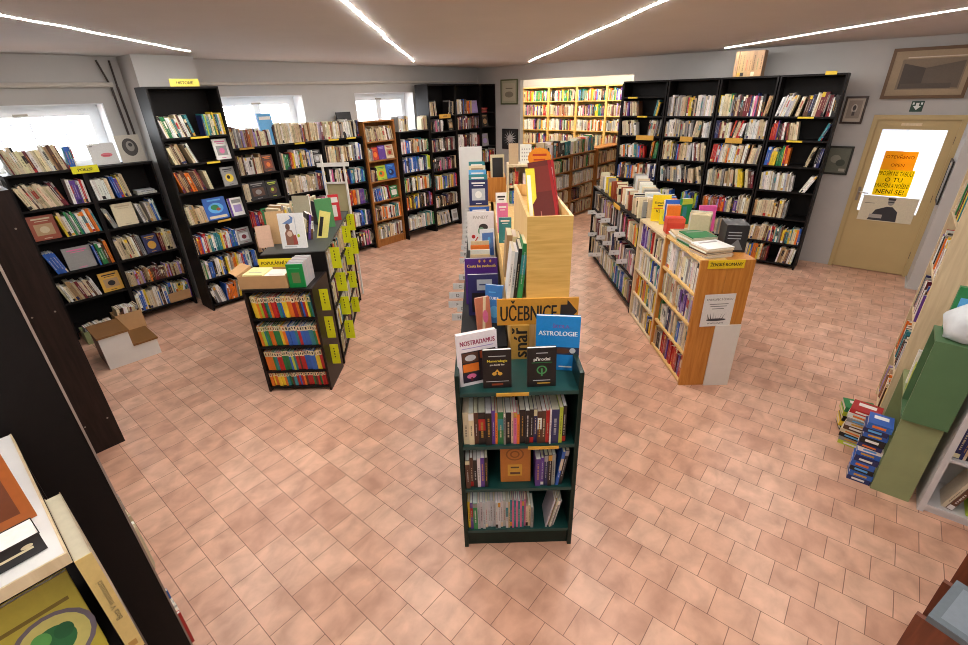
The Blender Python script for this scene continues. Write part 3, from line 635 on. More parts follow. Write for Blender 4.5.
explicit(GR, 2, [('silver', 8, 215), ('tan', 9, 215), ('white', 8, 205), ('grey', 9, 205), ('silver', 8, 195)], x=.47, lean=12)
# display books on the green top
add_face(TR(-.125, 1.945, 1.091, 19) @ Matrix.Rotation(R(-6), 4, 'X'), .205, .275, .03, ART['nostra'], LAB['nostra'])
add_face(TR(-.012, 1.93, 1.091, 2) @ Matrix.Rotation(R(-5), 4, 'X'), .14, .205, .022, ART['num'], LAB['num'])
add_face(TR(.205, 1.93, 1.091, 2) @ Matrix.Rotation(R(-5), 4, 'X'), .142, .21, .022, ART['pri'], LAB['pri'])
add_face(TR(.262, 2.10, 1.091, -9) @ Matrix.Rotation(R(-5), 4, 'X'), .222, .30, .024, ART['astro'], LAB['astro'])
# UČEBNICE board with its snář plank
mb = MB().box(0, .43, 0, .012, 0, .15, 0, lin((214, 150, 48))).bold('UČEBNICE', .165, .07, .125, -.0008, COL['black'], k=.012, wmax=.3)
mb.add([(.335, -.0009, .03), (.37, -.0009, .03), (.37, -.0009, .0), (.425, -.0009, .072), (.37, -.0009, .14), (.37, -.0009, .112), (.335, -.0009, .112)], [(0, 1, 3), (1, 2, 3), (0, 3, 6), (3, 5, 6), (3, 4, 5)], 0, lin((48, 38, 30)))
tag(mb.build('direction_sign', M['board'], None, TR(.07, 2.235, 1.285)), 'orange UČEBNICE board with a black arrow behind the green bookcase', 'sign')
mb = MB().box(0, .10, 0, .016, 0, .205, 0, lin((200, 150, 66))).bold('snář', .05, .1, .108, -.0008, COL['black'], rot=R(90))
tag(mb.build('plank_sign', M['board'], None, TR(.14, 2.205, 1.09)), 'upright orange plank lettered snář under the UČEBNICE board', 'sign')

# ---- middle island behind the green bookcase
mi = bookcase('low black lettered bookcase along the left of the middle island', 'the lettered middle bookcase', TR(-.14, 6.4, 0, -90), 4.1, .27, 1.12, [.78, .44, .08], BK, back=True)
for i in range(3): fill(mi, i, 'm390h22')
pu = bookcase('pine bookcase along the right of the middle island', 'the pine middle bookcase', TR(.50, 2.42, 0, 90), 3.9, .36, 1.32, [.97, .64, .3, .06], M['pine'], side=.025)
for i in range(4): fill(pu, i, 'c360h22')
# pine magazine box
px = empty('pine_box', TR(.25, 2.5, 1.32), 'tall open pine box standing on the pine bookcase', 'box')
MB().box(0, .25, 0, .018, 0, .48).build('front_panel', M['birchx'], px); MB().box(0, .25, 1.0, 1.018, 0, .48).build('back_panel', M['pine'], px)
MB().box(0, .018, .018, 1.0, 0, .48).build('side_panel', M['pine'], px); MB().box(.232, .25, .018, 1.0, 0, .48).build('side_panel', M['pine'], px)
MB().box(.018, .232, .018, 1.0, .0, .018).build('bottom_panel', M['pine'], px)
sl = MB().add([(.019, .03, .29), (.231, .03, .29), (.231, .98, .40), (.019, .98, .40), (.019, .03, .275), (.231, .03, .275), (.231, .98, .385), (.019, .98, .385)], [(0, 1, 2, 3), (4, 7, 6, 5), (0, 4, 5, 1), (1, 5, 6, 2), (2, 6, 7, 3), (3, 7, 4, 0)])
sl.build('sloping_shelf', M['pine'], px)
# magazines leaning in the box
def mag(label, X, w, h, t, base, el, cat='magazine', group=None, name='magazine'):
    mb = MB(); pg = MB(); face_geo(dict(w=w, h=h, t=t, X=Matrix(), art=dict(base=base, el=el)), mb, pg)
    o = mb.build(name, M['paint'], None, X); pg.build('page_block', M['paint'], o); return tag(o, label, cat, group)
TL = lambda x, y, z, tilt, yaw=0, roll=0: TR(x, y, z, yaw) @ Matrix.Rotation(R(roll), 4, 'Y') @ Matrix.Rotation(R(-tilt), 4, 'X')
mag('dark red album with a pale label leaning in the pine box', TL(.325, 2.62, 1.62, 50, -3, -7), .145, .60, .03, (92, 36, 32), [('r', .1, .92, .6, .93, (112, 44, 38)), ('r', .3, .9, .14, .3, (128, 34, 34)), ('r', .86, .98, .0, 1, (150, 26, 30)), ('r', .28, .32, .0, .36, (170, 120, 110))])
mag('red edged magazine leaning behind the dark red album', TL(.345, 2.69, 1.63, 50, -4, -5), .13, .58, .02, (170, 36, 36), [('r', .1, .9, .6, .9, 'white')])
mag('yellow striped magazine leaning at the left of the pine box', TL(.285, 2.66, 1.63, 46, 0, 0), .055, .5, .02, (236, 214, 60), [('r', .1, .5, .1, .9, (240, 236, 220))])
mb = MB(); n = 36
ring = [(.105 + (.105 + (.007 if i % 2 else 0)) * math.cos(2 * math.pi * i / n) * (1 if 1 else 1), .085 + (.085 + (.007 if i % 2 else 0)) * math.sin(2 * math.pi * i / n)) for i in range(n)]
mb.add([(x, 0, z) for x, z in ring] + [(x, .006, z) for x, z in ring], [tuple(range(n)), tuple(range(2 * n - 1, n - 1, -1))] + [(i, n + i, n + (i + 1) % n, (i + 1) % n) for i in range(n)], 0, lin((240, 150, 24)))
mb.rect(.04, .17, .1, .12, -.0006, 0, lin((200, 60, 20))).rect(.05, .16, .06, .075, -.0006, 0, lin((200, 60, 20)))
tag(mb.build('price_star', M['board'], None, TR(.33, 3.3, 1.945, 0) @ Matrix.Scale(.72, 4)), 'orange jagged card standing up behind the red album', 'sign')
# books beside the pine box
row = new_row('the pine bookcase', 'standing on'); row['phrase'] = 'the pine middle bookcase'; row['place'] = 'on top of'
put_run(TR(.135, 2.5, 1.32), 0, .11, [('white', .02, .29), ('silver', .018, .28), ('black', .02, .30), ('green', .03, .33)], row, 6, depth=.2, y0=.0, weight=3)
put_run(TR(.14, 2.85, 1.32), 0, .11, [('tan', .035, .28), ('cream', .03, .27), ('black', .022, .26)], row, 4, depth=.19, y0=0, weight=2)
for (x, y, z, w, h, k, yaw, tilt) in ((-.115, 2.9, 1.121, .215, .315, 'cesta', 0, 5), (-.095, 2.72, 1.121, .19, .27, 'navy1', 0, 5), (.005, 2.62, 1.121, .11, .24, 'blued', -18, 8), (-.035, 2.5, 1.121, .09, .2, 'cane', 22, 10),
        (-.125, 4.12, 1.121, .24, .345, 'panda', 0, 4), (-.005, 3.86, 1.121, .125, .25, 'bluew', 14, 6)):
    add_face(TL(x, y, z, tilt, yaw), w, h, .022, ART[k], LAB[k])
row = new_row('the lettered middle bookcase', 'on top of')
for q in range(6):
    cn = ['yellow', 'cream', 'beige', 'white', 'orange', 'cream'][q]
    add_book(TL(-.12, 3.10 + q * .12, 1.12 + .001, 6) @ Matrix.Rotation(R(90), 4, 'Z') @ Matrix.Translation((0, -.18, 0)), .02, .2, .15, cn, row)
stp = tag(MB().box(-.12, .11, 5.0, 6.3, 1.12, 1.33).build('display_riser', M['pine']), 'long pine riser under the stepped blue books on middle island', 'riser')
for q in range(6):
    add_face(TL(-.115 - .004 * q, 4.75 + .27 * q, 1.335 if q > 0 else 1.121, 6), .2, .25 + .012 * q, .025, ART['bs%d' % q], LAB['bs%d' % q])
gp = tag(MB().box(0, .30, 0, .03, 0, 1.79).build('display_board', M['whiteboard'], None, TR(-.265, 6.44)), 'pale grey upright board at the far end of the middle island', 'board')
# small things on the pine bookcase
pc = bookcase('small pale bookcase facing out on top of the pine one', 'the small pale bookcase', TR(.29, 5.0, 1.32), .26, .24, .42, [.21, .02], M['pale'], side=.014)
fill(pc, 0, 'c5h15 x4h15 -4 w4h14 g4h15'); fill(pc, 1, 'b6h15 c8')
mag('brown board leaning on the small pale bookcase', TL(.305, 5.06, 1.742, 8), .10, .2, .012, (186, 160, 124), [], 'board', name='brown_board')
mag('white card of dotted faces beside the brown board', TL(.42, 5.06, 1.742, 8), .12, .19, .012, (226, 226, 214), [('e', .2 + .2 * (k % 4), .2 + .18 * (k // 4), .05, .04, 'grey') for k in range(16)], 'card', name='card')
pcx = empty('pine_crate', TR(.085, 5.25, 1.32), 'orange pine crate with two holes behind the pine box', 'crate')
MB().box(0, .2, 0, .016, 0, .26).ell(.07, .19, .009, .009, -.001, 0).build('front_panel', M['orange'], pcx)
MB().box(0, .016, .016, .5, 0, .26).build('side_panel', M['orange'], pcx); MB().box(.184, .2, .016, .5, 0, .26).build('side_panel', M['orange'], pcx); MB().box(.016, .184, .484, .5, 0, .26).build('back_panel', M['orange'], pcx); MB().box(.016, .184, .016, .484, 0, .015).build('bottom_panel', M['orange'], pcx)
mag('black framed slate with a cream border standing in the pine crate', TL(.12, 5.3, 1.42, 5), .15, .39, .02, (206, 196, 160), [('r', .14, .9, .08, .92, (26, 26, 28))], 'picture', name='framed_slate')
for k, (x, y, z, w, h, col, nm) in enumerate(((.02, 5.45, 1.40, .05, .36, 'silver', 'silver'), (.03, 5.6, 1.40, .04, .4, 'cream', 'cream'))):
    pass
for k, (x, y, w, h, cn, lb) in enumerate(((.14, 3.65, .1, .2, 'teal', 'teal book standing before the pine crate on the pine bookcase'), (.14, 3.95, .09, .25, 'pink', 'pink book standing among those between the pine box and crate'), (.14, 4.3, .1, .27, 'white', 'white patterned book standing before the orange pine crate'), (.15, 4.55, .11, .22, 'lime', 'green and white book nearest the orange pine crate'))):
    titled('pi%d' % k, lb, cn, 'black' if k > 1 else 'white', 'e' if k > 1 else None, 'grey'); add_face(TL(x, y, 1.321, 6), w, h, .03, ART['pi%d' % k], LAB['pi%d' % k])
# letter tabs along the lettered bookcase
def tab(label, X, w, h, col, txt=None, group=None, rot=0.0, name='divider_tab', th=.7):
    mb = MB().box(0, w, 0, .004, 0, h, 0, lin(col))
    if txt: mb.text(txt, w * .4, h * .5, h * th, -.0006, COL['black'], rot=rot, wmax=(w * .8 if not rot else None))
    return tag(mb.build(name, M['board'], None, X), label, 'divider tab', group)
LT = [('H', 2.84, 1.03, .08), ('G', 2.98, 1.03, .05), ('F', 3.12, 1.0, .12), ('D', 3.22, 1.03, .12), ('C', 3.40, 1.03, .10), ('B', 3.60, 1.03, .06)] + [('', 4.05 + .2 * k, 1.02, .07) for k in range(12)]
for k, (t, y, z, w) in enumerate(LT):
    lab = 'white divider tab lettered %s at the left edge of the middle island' % t if t else 'small white divider tab far along the left edge of the middle island'
    tab(lab, TR(-.135 - w, y, z), w + .04, .05, (224, 226, 224), t or 'ABC'[k % 3], 'white letter tabs of the middle island' if not t else 'white letter tabs nearest the green bookcase')

# ---- black island on the left
LX = lambda y, off=0.0: -1.4 - .123 * (y - 4.06) + off
# small front case of colourful spines, facing the viewer
LF = bookcase('small dark brown bookcase full of colourful thin spines', 'the small brown bookcase', TR(-1.985, 3.585), .575, .415, 1.0, [.735, .465, .215, .05], M['darkbrown'], shelfmat=BK)
for i in range(4):
    row = new_row('the small brown bookcase', place_of(LF, i)); Xs = LF.X @ Matrix.Translation((0, 0, LF.shelves[i]))
    put_run(Xs, .028, .55, 'k', row, -4 if i < 2 else -3, [.19, .19, .19, .135][i], .006, .15, .012, .013, .026, 'kids', weight=3, zmax=.2)
# long case, open to the aisle on its right
ang = 90 + 7.0
LB = bookcase('long black double bookcase behind the small colourful one, with neon tabs', 'the long black island', TR(-1.41, 4.05, 0, ang), 1.66, .56, 1.17, [.87, .59, .32, .06], BK, side=.03, topmat=plain('grey_top_board', (66, 72, 70), .45, .2))
for i in range(4): fill(LB, i, ['p26 -6 m40 -8 c60', 'c30 -20 p50 m40', 'm34 -10 w60 c40', 'm30 d60 c60'][i], y0=.012)
def neon(y, z, h, w, lab, dy=0):
    mb = MB().box(0, w, 0, .004, 0, h, 0, lin((222, 230, 18)))
    zz = h * .78
    while zz > h * .25: mb.rect(w * .48, w * .56, zz, zz + h * .08, -.0006, 0, lin((60, 66, 10))); zz -= h * .14
    tag(mb.build('divider_tab', M['board'], None, TR(LX(y) - .045, y, z)), lab, 'divider tab', 'neon yellow divider tabs')
NT = [(4.34, .91, .21, 'top', 'first'), (4.44, .63, .20, 'second', 'first'), (4.41, .38, .20, 'third', 'first'), (4.43, .09, .21, 'bottom', 'first'), (5.19, .92, .19, 'top', 'second'), (5.15, .67, .21, 'second', 'second'), (5.09, .41, .2, 'third', 'second'), (5.02, .13, .19, 'bottom', 'second'), (5.62, .95, .2, 'top', 'third'), (5.60, .66, .2, 'second', 'third')]
for y, z, h, a, b in NT: neon(y, z, h, .11 if y < 5 else .105, 'neon yellow tab sticking out of the %s shelf, %s column of the long island' % (a, b))
for k, (z, h) in enumerate(((.74, .2), (.47, .21), (.2, .2))):
    mb = MB().box(0, .075, 0, .004, 0, h, 0, lin((226, 228, 24)))
    zz = h * .75
    while zz > h * .3: mb.rect(.03, .04, zz, zz + .014, -.0006, 0, lin((60, 66, 10))); zz -= .028
    tag(mb.build('divider_tab', M['board'], None, TR(-1.407, 3.72, z)), 'neon yellow tab fixed to the side of the small brown bookcase, ' + ('topmost', 'middle one', 'lowest')[k], 'divider tab', 'neon yellow divider tabs')
# on top of the black island
pn = sign('yellow POPULÁRNÍ NAUČNÁ sign above the cardboard tray on the left island', TR(-1.94, 3.88, 1.095), .42, .075, 'POPULÁRNÍ NAUČNÁ', (236, 216, 24), (80, 66, 6))
MB().box(.05, .07, .007, .017, -.094, .06).build('stick', M['pine'], pn); MB().box(.34, .36, .007, .017, -.094, .06).build('stick', M['pine'], pn)
add_face(TL(-1.83, 4.17, 1.171, 6, 3), .225, .315, .024, ART['knight'], LAB['knight'])
add_face(TL(-2.0, 4.32, 1.171, 8, 14), .16, .3, .03, ART['tanalb'], LAB['tanalb']); add_face(TL(-2.06, 4.2, 1.171, 14, 24), .13, .2, .025, ART['pinkalb'], LAB['pinkalb'])
add_face(TL(-1.62, 4.5, 1.171, 8, 4, 14), .1, .27, .02, ART['yelk'], LAB['yelk'])
add_face(TL(-1.9, 4.75, 1.171, 6, 0), .17, .36, .03, ART['greyalb'], LAB['greyalb'])
add_face(TL(-1.70, 4.86, 1.171, 4, 32, 0), .17, .30, .03, ART['greenl'], LAB['greenl'])
add_face(TL(-1.67, 5.2, 1.171, 5, 20), .11, .28, .03, ART['redw'], LAB['redw'])
row = new_row('the long black island', 'on top of')
put_run(TR(-1.72, 4.42, 1.171, 30), 0, .2, [('cream', .02, .2), ('black', .022, .25), ('purple', .02, .24), ('brown', .02, .22)], row, 12, depth=.15, y0=0, weight=2)
put_run(TR(-1.98, 4.62, 1.171, 70), 0, .5, [('beige', .03, .27), ('cream', .024, .25), ('tan', .03, .29), ('yellow', .02, .24), ('cream', .03, .27), ('grey', .03, .25), ('cream', .03, .28), ('beige', .03, .25)], row, -8, depth=.16, y0=0, weight=2)
put_run(TR(-1.76, 5.0, 1.171, 40), 0, .3, [('black', .03, .24), ('grey', .03, .22), ('cream', .03, .26), ('tan', .03, .24)], row, 6, depth=.14, y0=0, weight=2)
put_run(TR(-2.0, 5.25, 1.171, 10), 0, .3, [('cream', .03, .24), ('tan', .03, .22), ('rust', .03, .26), ('cream', .03, .24), ('beige', .03, .25)], row, 0, depth=.14, y0=0, weight=2)
# cardboard tray with papers and a green file box
bx = empty('cardboard_tray', TR(-2.01, 3.61, 1.0), 'cardboard tray of papers on the small brown bookcase', 'box')
MB().box(0, .40, 0, .006, 0, .11).build('front_panel', M['cardboard'], bx); MB().box(0, .40, .25, .256, 0, .10).build('back_panel', M['cardboard'], bx); MB().box(0, .006, .006, .25, 0, .12).build('side_panel', M['cardboard'], bx); MB().box(.394, .4, .006, .25, 0, .12).build('side_panel', M['cardboard'], bx); MB().box(.006, .394, .006, .25, 0, .006).build('bottom_panel', M['cardboard'], bx)
MB().add([(0, 0, .11), (0, .25, .12), (-.07, .25, .15), (-.07, .02, .14)], [(0, 1, 2, 3)]).build('flap', M['cardboard'], bx)
for k, (x, y, w, d, z, col, lb) in enumerate(((.03, .03, .17, .19, .115, (240, 232, 168), 'pale yellow sheet of paper lying in the cardboard tray'), (.2, .02, .18, .18, .10, (240, 238, 228), 'white printed sheet of paper lying in the cardboard tray'))):
    tag(MB().box(0, w, 0, d, -.05, 0, 0, lin(col)).add([(.03, .05, .0006), (w - .03, .05, .0006), (w - .03, .06, .0006), (.03, .06, .0006)], [(0, 1, 2, 3)], 0, lin((150, 150, 140))).build('paper_stack', M['board'], None, TR(-2.01 + x, 3.61 + y, 1.0 + z, -3)), lb, 'paper')
fb = empty('file_row', TR(-1.60, 3.62, 1.0), 'row of grey thin booklets with a green front beside the tray', 'booklets')
MB().box(0, .135, 0, .012, 0, .2, 0, lin((8, 140, 66))).rect(.035, .1, .04, .13, -.0006, 0, lin((110, 130, 80))).rect(.02, .11, .16, .17, -.0006, 0, lin((60, 180, 110))).build('front_booklet', M['paint'], fb)
for k in range(8): MB().box(.002, .133, .014 + k * .028, .04 + k * .028, 0, .2 + .004 * (k % 3), 0, lin((176 + 6 * (k % 3), 178, 180))).build('booklet', M['paint'], fb)
row = new_row('the small brown bookcase', 'on top of')
# white ladder frame behind the island
wf = empty('ladder_frame', TR(-1.93, 5.9), 'white painted ladder frame standing behind the black island', 'frame')
for x in (.02, .28): MB().box(x, x + .02, 0, .03, 0, 1.80).build('upright', M['white'], wf)
for z in (1.66, 1.46, .8, .3): MB().box(.04, .28, .004, .026, z, z + (.045 if z > 1.6 else .02)).build('rung', M['white'], wf)
MB().box(-.03, .02, .0, .03, 1.66, 1.705).box(.3, .35, 0, .03, 1.66, 1.705).build('crossbar_end', M['white'], wf)
MB().box(.02, .3, .036, .045, .9, 1.46).build('panel', plain('olive_card', (168, 158, 118), .6), wf)

# ---- right island
S1 = bookcase('orange wooden bookcase at the near end of the right island', 'the orange island bookcase', TR(1.735, 4.28, 0, -90), .78, .215, 1.17, [.87, .59, .31, .03], M['orange'], shelfmat=M['pine'], side=.022)
S2 = bookcase('pale wooden bookcase in the middle of the right island', 'the pale island bookcase', TR(1.735, 5.04, 0, -90), .755, .215, 1.14, [.86, .58, .30, .03], M['pale'], side=.025)
S3 = bookcase('long black bookcase at the far end of the right island', 'the black island bookcase', TR(1.735, 7.3, 0, -90), 2.255, .215, 1.10, [.78, .42, .08], BK)
fill(S1, 0, 'w70h24', tmin=.02, tmax=.04); fill(S1, 1, 'w40h23 v30h23', tmin=.02); fill(S1, 2, 'g6h23 v14 b8 w14 b6 w20h23', tmin=.015); fill(S1, 3, 's14h19 x44h22')
S1.shelves
fill(S2, 0, 'v20h22 m20 w20h21'); fill(S2, 1, 'w30h22 b30h21'); fill(S2, 2, 'y40h21 m30h21'); fill(S2, 3, 'p30h21 -6 y30h18')
fill(S3, 0, 'd50h23 r50h23 s60h24 m50h23'); fill(S3, 1, 'c80h23 d60 s70h25'); fill(S3, 2, 'p70h24 w50 b60 c30')
E1 = bookcase('wooden bookcase backing onto the orange one, white board below', 'the white footed case', TR(2.168, 3.5, 0, 90), 1.5, .215, 1.17, [.82, .5, .1], M['orange'])
E1.root
for i in range(3): fill(E1, i, 'c140h22')
tag(MB().box(0, .215, 0, .012, 0, .60).build('white_board', M['white'], None, TR(1.952, 3.486)), 'white board leaning on the lower right end of the right island', 'board')
E2 = bookcase('black bookcase backing onto the far part of the right island', 'the back island bookcase', TR(2.168, 5.02, 0, 90), 2.18, .215, 1.10, [.76, .42, .08], BK)
for i in range(3): fill(E2, i, 'm210h22')
sign('yellow ŽENSKÉ ROMÁNY sign on the near end of the right island', TR(1.79, 3.492, 1.105), .29, .07, 'ŽENSKÉ ROMÁNY', (232, 200, 30), (70, 60, 10))
mb = MB().box(0, .26, 0, .004, 0, .29, 0, lin((228, 228, 226)))
mb.text('KNIHKUPEC S ČESKOU', .13, .245, .026, -.0006, COL['black'], wmax=.22)
for z, a, b in ((.2, .05, .21), (.18, .06, .2), (.158, .08, .18)): mb.rect(a, b, z, z + .006, -.0006, 0, lin((110, 110, 110)))
for k in range(7): mb.add([(.06 + .02 * k, -.0007, .06), (.075 + .016 * k, -.0007, .06), (.045 + .026 * k, -.0007, .12 + .004 * (k % 3))], [(0, 1, 2)], 0, lin((90, 92, 96)))
mb.ell(.13, .06, .085, .012, -.0008, 0, lin((70, 70, 76))); mb.text('WWW.KNIHY', .13, .028, .022, -.0006, COL['black'])
tag(mb.build('notice', M['board'], None, TR(1.81, 3.482, .595, 3)), 'white printed notice pinned to the near end of the orange bookcase', 'notice')
# piles of magazines on the orange top
def pile(x, y, z, n, w, d, yaw, cat, lab, cols, tt=(.008, .014), name='magazine', grp=None):
    zz = z + .001
    for k in range(n):
        t = rnd.uniform(*tt); cn = cols[k % len(cols)]
        top = k == n - 1
        mb = MB().box(-w / 2, w / 2, -d / 2, d / 2, 0, t, 0, jit(COL[cn])); e = .0006
        mb.box(-w / 2 + .002, w / 2 + e, -d / 2 - e, d / 2 + e, t * .2, t * .8, 0, COL['page'])
        if top or n < 6: mb.add([(-w * .35, d * .2, t + e), (w * .35, d * .2, t + e), (w * .35, d * .32, t + e), (-w * .35, d * .32, t + e)], [(0, 1, 2, 3)], 0, jit(COL['grey']))
        o = mb.build(name, M['paint'], None, TR(x + rnd.uniform(-.008, .008), y + rnd.uniform(-.008, .008), zz, yaw + rnd.uniform(-3, 3)))
        tag(o, lab + (', topmost of its pile' if top else ', number %s up from its bottom' % ORD_N[k]), cat, grp); zz += t + .0008
ORD_N = ['one', 'two', 'three', 'four', 'five', 'six', 'seven', 'eight', 'nine', 'ten', 'eleven', 'twelve']
pile(1.875, 3.66, 1.17, 7, .24, .22, 12, 'magazine', 'magazine in the front pile on the orange bookcase', ['cream', 'white', 'beige', 'brown', 'white'], grp='magazines piled on the right island')
pile(1.865, 3.93, 1.17, 8, .22, .24, 8, 'magazine', 'magazine in the middle pile on the orange bookcase', ['cream', 'green', 'white', 'cream', 'beige', 'white'], grp='magazines piled on the right island')
pile(1.86, 4.2, 1.17, 5, .2, .22, -6, 'magazine', 'magazine in the rear pile beside the red box', ['beige', 'cream', 'white'], grp='magazines piled on the right island')
mb = MB().box(0, .17, 0, .22, 0, .225, 0, lin((34, 36, 40)))
for k in range(3): mb.rect(.02, .12, .16 - .025 * k, .168 - .025 * k, -.0006, 0, lin((170, 176, 182)))
mb.add([(.17 + .0006, .02, 0.02), (.17 + .0006, .2, .02), (.17 + .0006, .12, .14)], [(0, 1, 2)], 0, lin((170, 176, 180)))
mb.add([(.02, -.0007, .02), (.15, -.0007, .02), (.1, -.0007, .11)], [(0, 1, 2)], 0, lin((120, 126, 130)))
tag(mb.build('black_box', M['paint'], None, TR(2.0, 3.72, 1.171, -14)), 'black printed box with white lines standing on the right island', 'box')
row = new_row('the white footed case', 'on top of')
put_run(TR(1.99, 3.98, 1.171, 60), 0, .5, [('beige', .016, .23), ('cream', .016, .235), ('silver', .014, .23), ('cream', .016, .23), ('beige', .016, .235), ('white', .016, .23), ('cream', .016, .23), ('beige', .014, .235), ('silver', .016, .24), ('cream', .016, .235), ('beige', .016, .23)], row, 4, depth=.17, y0=0, weight=2)
tag(MB().box(0, .16, 0, .12, 0, .14, 0, lin((206, 60, 40))).rect(.0, .16, .1, .14, -.0005, 0, lin((220, 84, 60))).build('red_box', M['paint'], None, TR(1.74, 4.30, 1.171, -8)), 'red cardboard box at the back of the magazine piles', 'box')
add_face(TL(1.80, 4.9, 1.142, 5, -14), .18, .27, .03, ART['yelb'], LAB['yelb']); add_face(TL(1.84, 4.76, 1.142, 8, -10), .1, .15, .02, ART['yels'], LAB['yels'])
add_face(TL(2.0, 4.62, 1.171, 4, 10), .11, .25, .04, ART['greenb'], LAB['greenb']); add_face(TL(2.06, 4.36, 1.171, 6, -6), .15, .24, .03, ART['pinkb'], LAB['pinkb'])
# rows of cream books facing the viewer along the top
row = new_row('the black island bookcase', 'on top of')
for q in range(26):
    y = 5.12 + q * .078; x = 1.78 + rnd.uniform(-.02, .03); cn = rnd.choice(['cream', 'cream', 'white', 'beige', 'cream', 'yellow', 'grey', 'rust'])
    t = rnd.uniform(.02, .045)
    add_book(TL(x, y, 1.101, 4, rnd.uniform(-6, 6)), .13 if q % 3 else .1, rnd.uniform(.18, .23), t, cn, row)
row2 = new_row('the back island bookcase', 'on top of')
put_run(TR(1.98, 5.0, 1.101, 78), 0, 2.0, 'w', row2, 5, .22, .02, .16, 0, .02, .045)
put_run(TR(2.0, 4.62, 1.171, 78), 0, .5, 'y', row2, 5, .2, .02, .16, 0, .02, .04)
for k, (y, z) in enumerate(((7.1, .71), (6.98, .40), (6.85, .12), (6.6, .78), (6.45, .5), (6.3, .78), (6.1, .52), (5.95, .76), (5.75, .5), (5.6, .78), (6.6, .2), (5.4, .5))):
    tab('white divider tab in the black part of the right island', TR(1.63, y, z), .16, .06, (226, 228, 228), 'AB'[k % 2], 'white tabs of the right island', th=.5)
shelf_label(S3, 1.2, 1.5, 1.10, 'gold', None, .05)

# ---- far room
for k, (b, w) in enumerate(((8.5, .80), (7.70, .79), (6.91, .78), (6.13, .78), (5.35, .78), (4.57, .78))):
    c = bookcase('wooden bookcase on the far room wall, ' + ('hidden behind the picture wall', 'leftmost in the opening', 'second in the opening', 'third in the opening', 'fourth in the opening', 'last in the opening')[k], 'the %s far room bookcase' % ORD[k + 1], AB(10.98, b, 0, -40), w, .3, 2.52, [2.2, 1.87, 1.54, 1.2, .86, .5, .1], M['birchx'], side=.025)
    for i, s in enumerate(('m72h23', 's24 m48h23' if k % 2 else 'c20 r20 c32', 'w30 x6 m36', 'c40 m30', 'm72', 'c72', 'm72')): fill(c, i, s)
W1 = bookcase('low brown wooden bookcase running through the opening to the far room', 'the low opening bookcase', AB(8.66, 4.84, 0, 50), 1.0, .3, 1.28, [.98, .66, .36, .06], M['brown'])
W2 = bookcase('low brown wooden bookcase in the opening, the nearer one', 'the nearer opening bookcase', AB(7.64, 4.84, 0, 50), 1.0, .3, 1.28, [.98, .66, .36, .06], M['brown'])
for c in (W1, W2):
    for i, s in enumerate(('c60h22 g8 c30', 'w90', 'd40 c50', 'c90')): fill(c, i, s)
    row = new_row(c.phrase, 'on top of'); put_run(c.X @ Matrix.Translation((0, 0, c.H)), .02, .98, 'm', row, 0, .26, .04, .17, .03, .03, .07)
W3 = bookcase('brown wooden bookcase at the right side of the far room', 'the right far bookcase', AB(9.68, 4.8, 0, 50), 1.2, .3, 1.30, [.98, .66, .36, .06], M['brown'])
for i in range(4): fill(W3, i, 'c110h22')
NB = bookcase('narrow dark bookcase standing in the opening behind the black wall', 'the narrow dark bookcase', AB(8.66, 3.93, 0, -40), .36, .3, 2.50, [2.14, 1.78, 1.42, 1.06, .7, .35, .06], BK)
for i in range(7): fill(NB, i, 'd28h22')

# ---- black end panels on the left
C1 = bookcase('tall black bookcase whose end panel stands near the step stool', 'the black end bookcase', AB(.41, 4.1, 0, 140), 2.45, .22, 1.95, [1.6, 1.25, .9, .55, .1], M['darkbrown'])
C2 = bookcase('tall black bookcase with a pale edged end panel, nearest on the left', 'the near black bookcase', AB(.10, 1.9, 0, 140), 2.1, .5, 2.05, [1.7, 1.35, 1.0, .65, .1], M['black'])
MB().box(-.0035, 0.0, -.0015, .005, 0, 2.05).build('edge_strip', plain('pale_edging', (150, 134, 124), .5), C2.root)
for i, s in enumerate(('m200', 'c200', 'm200', 'c200', 'm200')): fill(C2, i, s, y0=-.02 if i > 2 else .02)
for (zz, off) in ((.25, .04), (.25, .18), (1.15, .05), (1.15, .17), (1.72, .05), (1.72, .17)):
    MB().tube((-.002, off, zz), (.001, off, zz), .006).build('screw', M['steel'], C1.root)
# gold picture on the end bookcase
def frame_pic(label, X, w, h, fcol, mat_col, els, fw=.025, name='framed_picture', glass=False, d=.02):
    r_ = empty(name, X, label, 'picture')
    f = MB()
    for (a, b, c_, d_) in ((0, fw, 0, h), (w - fw, w, 0, h), (fw, w - fw, 0, fw), (fw, w - fw, h - fw, h)): f.box(a, b, 0, d, c_, d_, 0, lin(fcol))
    f.build('frame', M['board'], r_)
    p_ = MB().box(fw, w - fw, .006, .012, fw, h - fw, 0, lin(mat_col))
    for i, e in enumerate(els):
        y = .0055 - .0002 * i
        if e[0] == 'r': p_.rect(e[1] * w, e[2] * w, e[3] * h, e[4] * h, y, 0, lin(e[5]))
        elif e[0] == 'e': p_.ell(e[1] * w, e[2] * h, e[3] * w, e[4] * h, y, 0, lin(e[5]))
        elif e[0] == 'p': p_.add([(a * w, y, b * h) for a, b in e[1]], [tuple(range(len(e[1])))], 0, lin(e[2]))
    p_.build('picture_sheet', M['board'], r_); return r_
frame_pic('gold framed dark picture standing on the black end bookcase', AB(.405, 4.4, 1.951, 140) @ Matrix.Rotation(R(-6), 4, 'X'), .3, .24, (188, 160, 110), (40, 34, 40), [('r', .3, .7, .3, .7, (70, 50, 60))])
